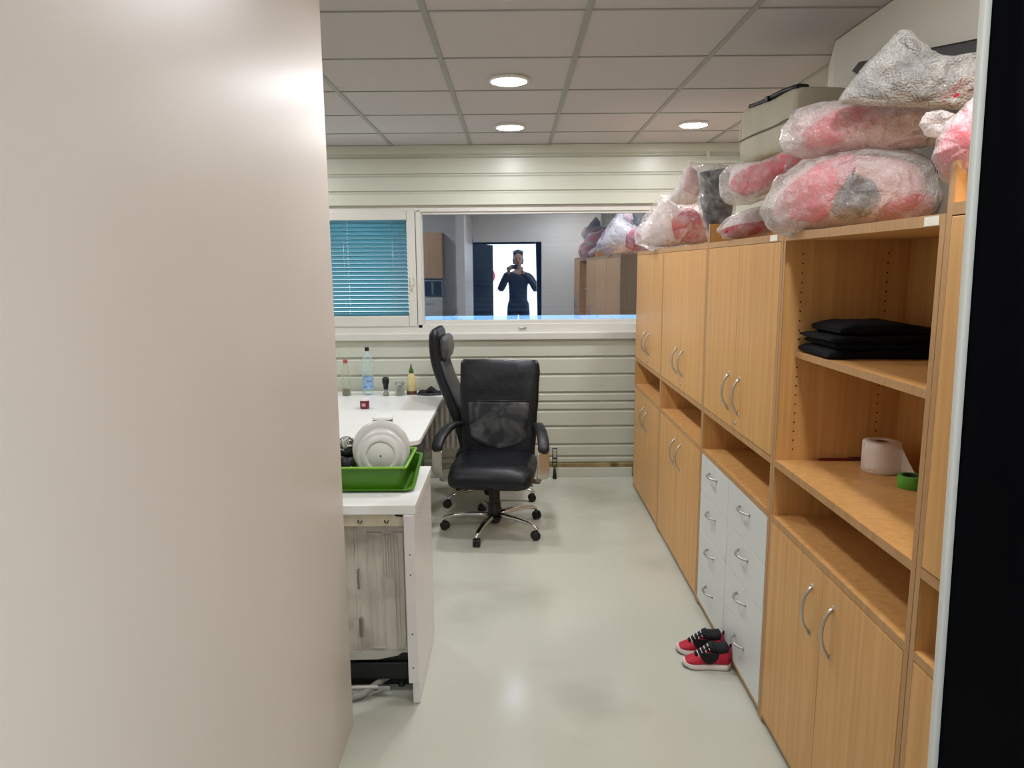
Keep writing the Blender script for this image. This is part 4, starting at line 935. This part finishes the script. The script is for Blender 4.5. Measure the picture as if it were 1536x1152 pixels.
# clothing
J = [(0,0,.90*k,.175,.135),(0,0,1.12*k,.16,.115),(0,0,1.30*k,.18,.125),(0,-.005,1.42*k,.145,.105),(0,0,1.48*k,.075,.07),(-.19,0,1.41*k,.078),(-.30,.05,1.20*k,.062),(-.24,.20,1.34*k,.05),(-.16,.31,1.475*k,.038),(.19,0,1.41*k,.078),(.30,.05,1.20*k,.062),(.20,.20,1.34*k,.05),(.07,.31,1.475*k,.038)]
skin('jacket', J, [(0,1),(1,2),(2,3),(3,4),(3,5),(5,6),(6,7),(7,8),(3,9),(9,10),(10,11),(11,12)], cl, t, label='dark jacket')
T_ = [(0,0,1.12*k,.165,.12),(0,0,.99*k,.175,.13),(-.10,0,.90*k,.105),(-.11,.015,.50*k,.075),(-.115,-.01,.10*k,.06),(.10,0,.90*k,.105),(.11,.015,.50*k,.075),(.115,-.01,.10*k,.06)]
skin('trousers', T_, [(0,1),(1,2),(2,3),(3,4),(1,5),(5,6),(6,7)], tr_, t, label='dark trousers')
H_ = [(0,-.02,1.70*k,.084,.092),(0,-.005,1.77*k,.080,.088),(0,.0,1.81*k,.045,.05),(0,-.055,1.63*k,.06,.045)]
skin('hair', H_, [(0,1),(1,2),(0,3)], mat('dark_hair', (26,22,20), .7), t, label='short dark hair')
bm = B(); zf = 1.66*k; yf = .018+.085
for sx in (-1,1):
    bmesh.ops.create_uvsphere(bm, u_segments=12, v_segments=8, radius=.012, matrix=Matrix.Translation((sx*.032, yf-.005, zf+.01)))
obj('eyes', bm, mat('eye', (60,50,46), .2), t, local=True)
bm = B(); loft(bm, [((0,yf-.005,zf+.02),(1,0,0),(0,1,0),.006,.008,2),((0,yf+.010,zf-.015),(1,0,0),(0,1,0),.012,.016,2),((0,yf+.012,zf-.03),(1,0,0),(0,1,0),.016,.016,2),((0,yf,zf-.04),(1,0,0),(0,1,0),.008,.01,2)], 14); obj('nose', bm, flesh, t, local=True)
bm = B(); tube(bm, smoothpath([(-.026,yf-.012,zf-.066),(0,yf+.002,zf-.062),(.026,yf-.012,zf-.066)],5), .006, 8); obj('mouth', bm, mat('lips', (140,84,76), .5), t, local=True)
bm = B()
for sx in (-1,1): loft(bm, [((sx*.083,.01,zf-.03),(0,1,0),(0,0,1),.006,.006,2),((sx*.088,.008,zf),(0,1,0),(0,0,1),.018,.032,2.2),((sx*.094,.004,zf+.004),(0,1,0),(0,0,1),.014,.026,2.2)], 14)
obj('ears', bm, flesh, t, local=True)
# hands gripping the phone from both sides, four fingers behind it and the thumb in front
hz = 1.66; hy = .375
for sx, hx in ((-1,-.155),(1,.045)):
    HV = [(hx, .34, 1.505*k-.01, .026,.02),(hx+sx*.004, .355, hz-.0, .036,.016),(hx+sx*.002,.37, hz+.03,.034,.014)]
    HE = [(0,1),(1,2)]
    skin('hand', HV, HE, flesh, t, label='hand holding the phone')
    for f in range(4):
        z0 = hz-.018+.017*f; L = (.040,.050,.054,.048)[f]
        skin('finger', [(hx, .375, z0, .0095),(hx-sx*.012, .400, z0+.003, .009),(hx-sx*(.012+L*.55), .410, z0+.005, .0085),(hx-sx*(.012+L), .408, z0+.006, .007)], [(0,1),(1,2),(2,3)], flesh, t, sub=1)
    skin('thumb', [(hx, .352, hz-.02, .012),(hx-sx*.022, .356, hz+.004, .0105),(hx-sx*.046, .372, hz+.016, .009)], [(0,1),(1,2)], flesh, t, sub=1)
# phone held level just behind the viewpoint
bm = B(); box(bm, PX-.125, PX+.013, PY+.388, PY+.397, 1.653, 1.722, .004)
ph = thing('mobile_phone', 'dark phone held up in front of the mirrored person', 'phone', (PX-.055, PY+.392, 1.653)); obj('case', bm, M['plastic'], ph)
# red board outside
t = thing('red_board', 'round red board on a post outside, mirrored in the window', 'sign', (-.62, -4.6, 0))
bm = B(); lathe(bm, [(.0,-.012),(.21,-.012),(.21,.012),(.0,.012)], (-.62,-4.6,1.50), 32, axis='Y', cap=False); obj('board', bm, mat('red_board_paint', (214,60,76), .5), t)
bm = B(); tube(bm, [(-.62,-4.63,0),(-.62,-4.63,1.5)], .02, 10); obj('post', bm, M['satin'], t)

# kitchen corner behind the partition, seen mirrored in the window
t = thing('tall_cupboard', 'pale cupboard behind the partition, mirrored in the window', 'cupboard', (-1.4, .9, 0))
kc = mat('pale_cupboard', (196,190,180), .45)
bm = B(); box(bm, -1.75, -1.03, .625, 1.10, .0, 1.262, .004); obj('body', bm, kc, t)
for a, b in ((-1.745,-1.393),(-1.387,-1.035)):
    bm = B(); box(bm, a, b, 1.1, 1.118, .08, 1.255, .002); d = obj('door', bm, kc, t)
    bm = B(); box(bm, (a+b)/2-.06, (a+b)/2+.06, 1.118, 1.135, 1.18, 1.19, .002); obj('handle', bm, M['steel'], d)
t = thing('microwave_oven', 'dark microwave on the pale cupboard, mirrored in the window', 'microwave', (-1.3, .9, 1.263))
bm = B(); box(bm, -1.56, -1.045, .66, 1.02, 1.272, 1.505, .006); obj('body', bm, M['steel'], t)
bm = B(); box(bm, -1.55, -1.165, 1.02, 1.036, 1.28, 1.498, .004); d = obj('door', bm, mat('dark_glass', (14,20,30), .15), t)
bm = B(); box(bm, -1.19, -1.178, 1.036, 1.055, 1.30, 1.48, .003); obj('handle', bm, M['steel'], d)
bm = B(); box(bm, -1.16, -1.05, 1.02, 1.034, 1.28, 1.498, .003); obj('control_panel', bm, M['plastic'], t)
bm = B()
for x in (-1.52,-1.09): box(bm, x-.015, x+.015, .70, .98, 1.263, 1.272)
obj('feet', bm, M['plastic'], t)
t = thing('wall_cabinet', 'brownish wall cabinet above the microwave, mirrored in the window', 'cabinet', (-1.4, .8, 1.53))
bm = B(); box(bm, -1.75, -1.03, .621, .94, 1.53, 2.19, .003); obj('body', bm, M['edge'], t)
for a, b in ((-1.745,-1.393),(-1.387,-1.035)):
    bm = B(); box(bm, a, b, .94, .957, 1.535, 2.185, .002); obj('door', bm, M['edge'], t)
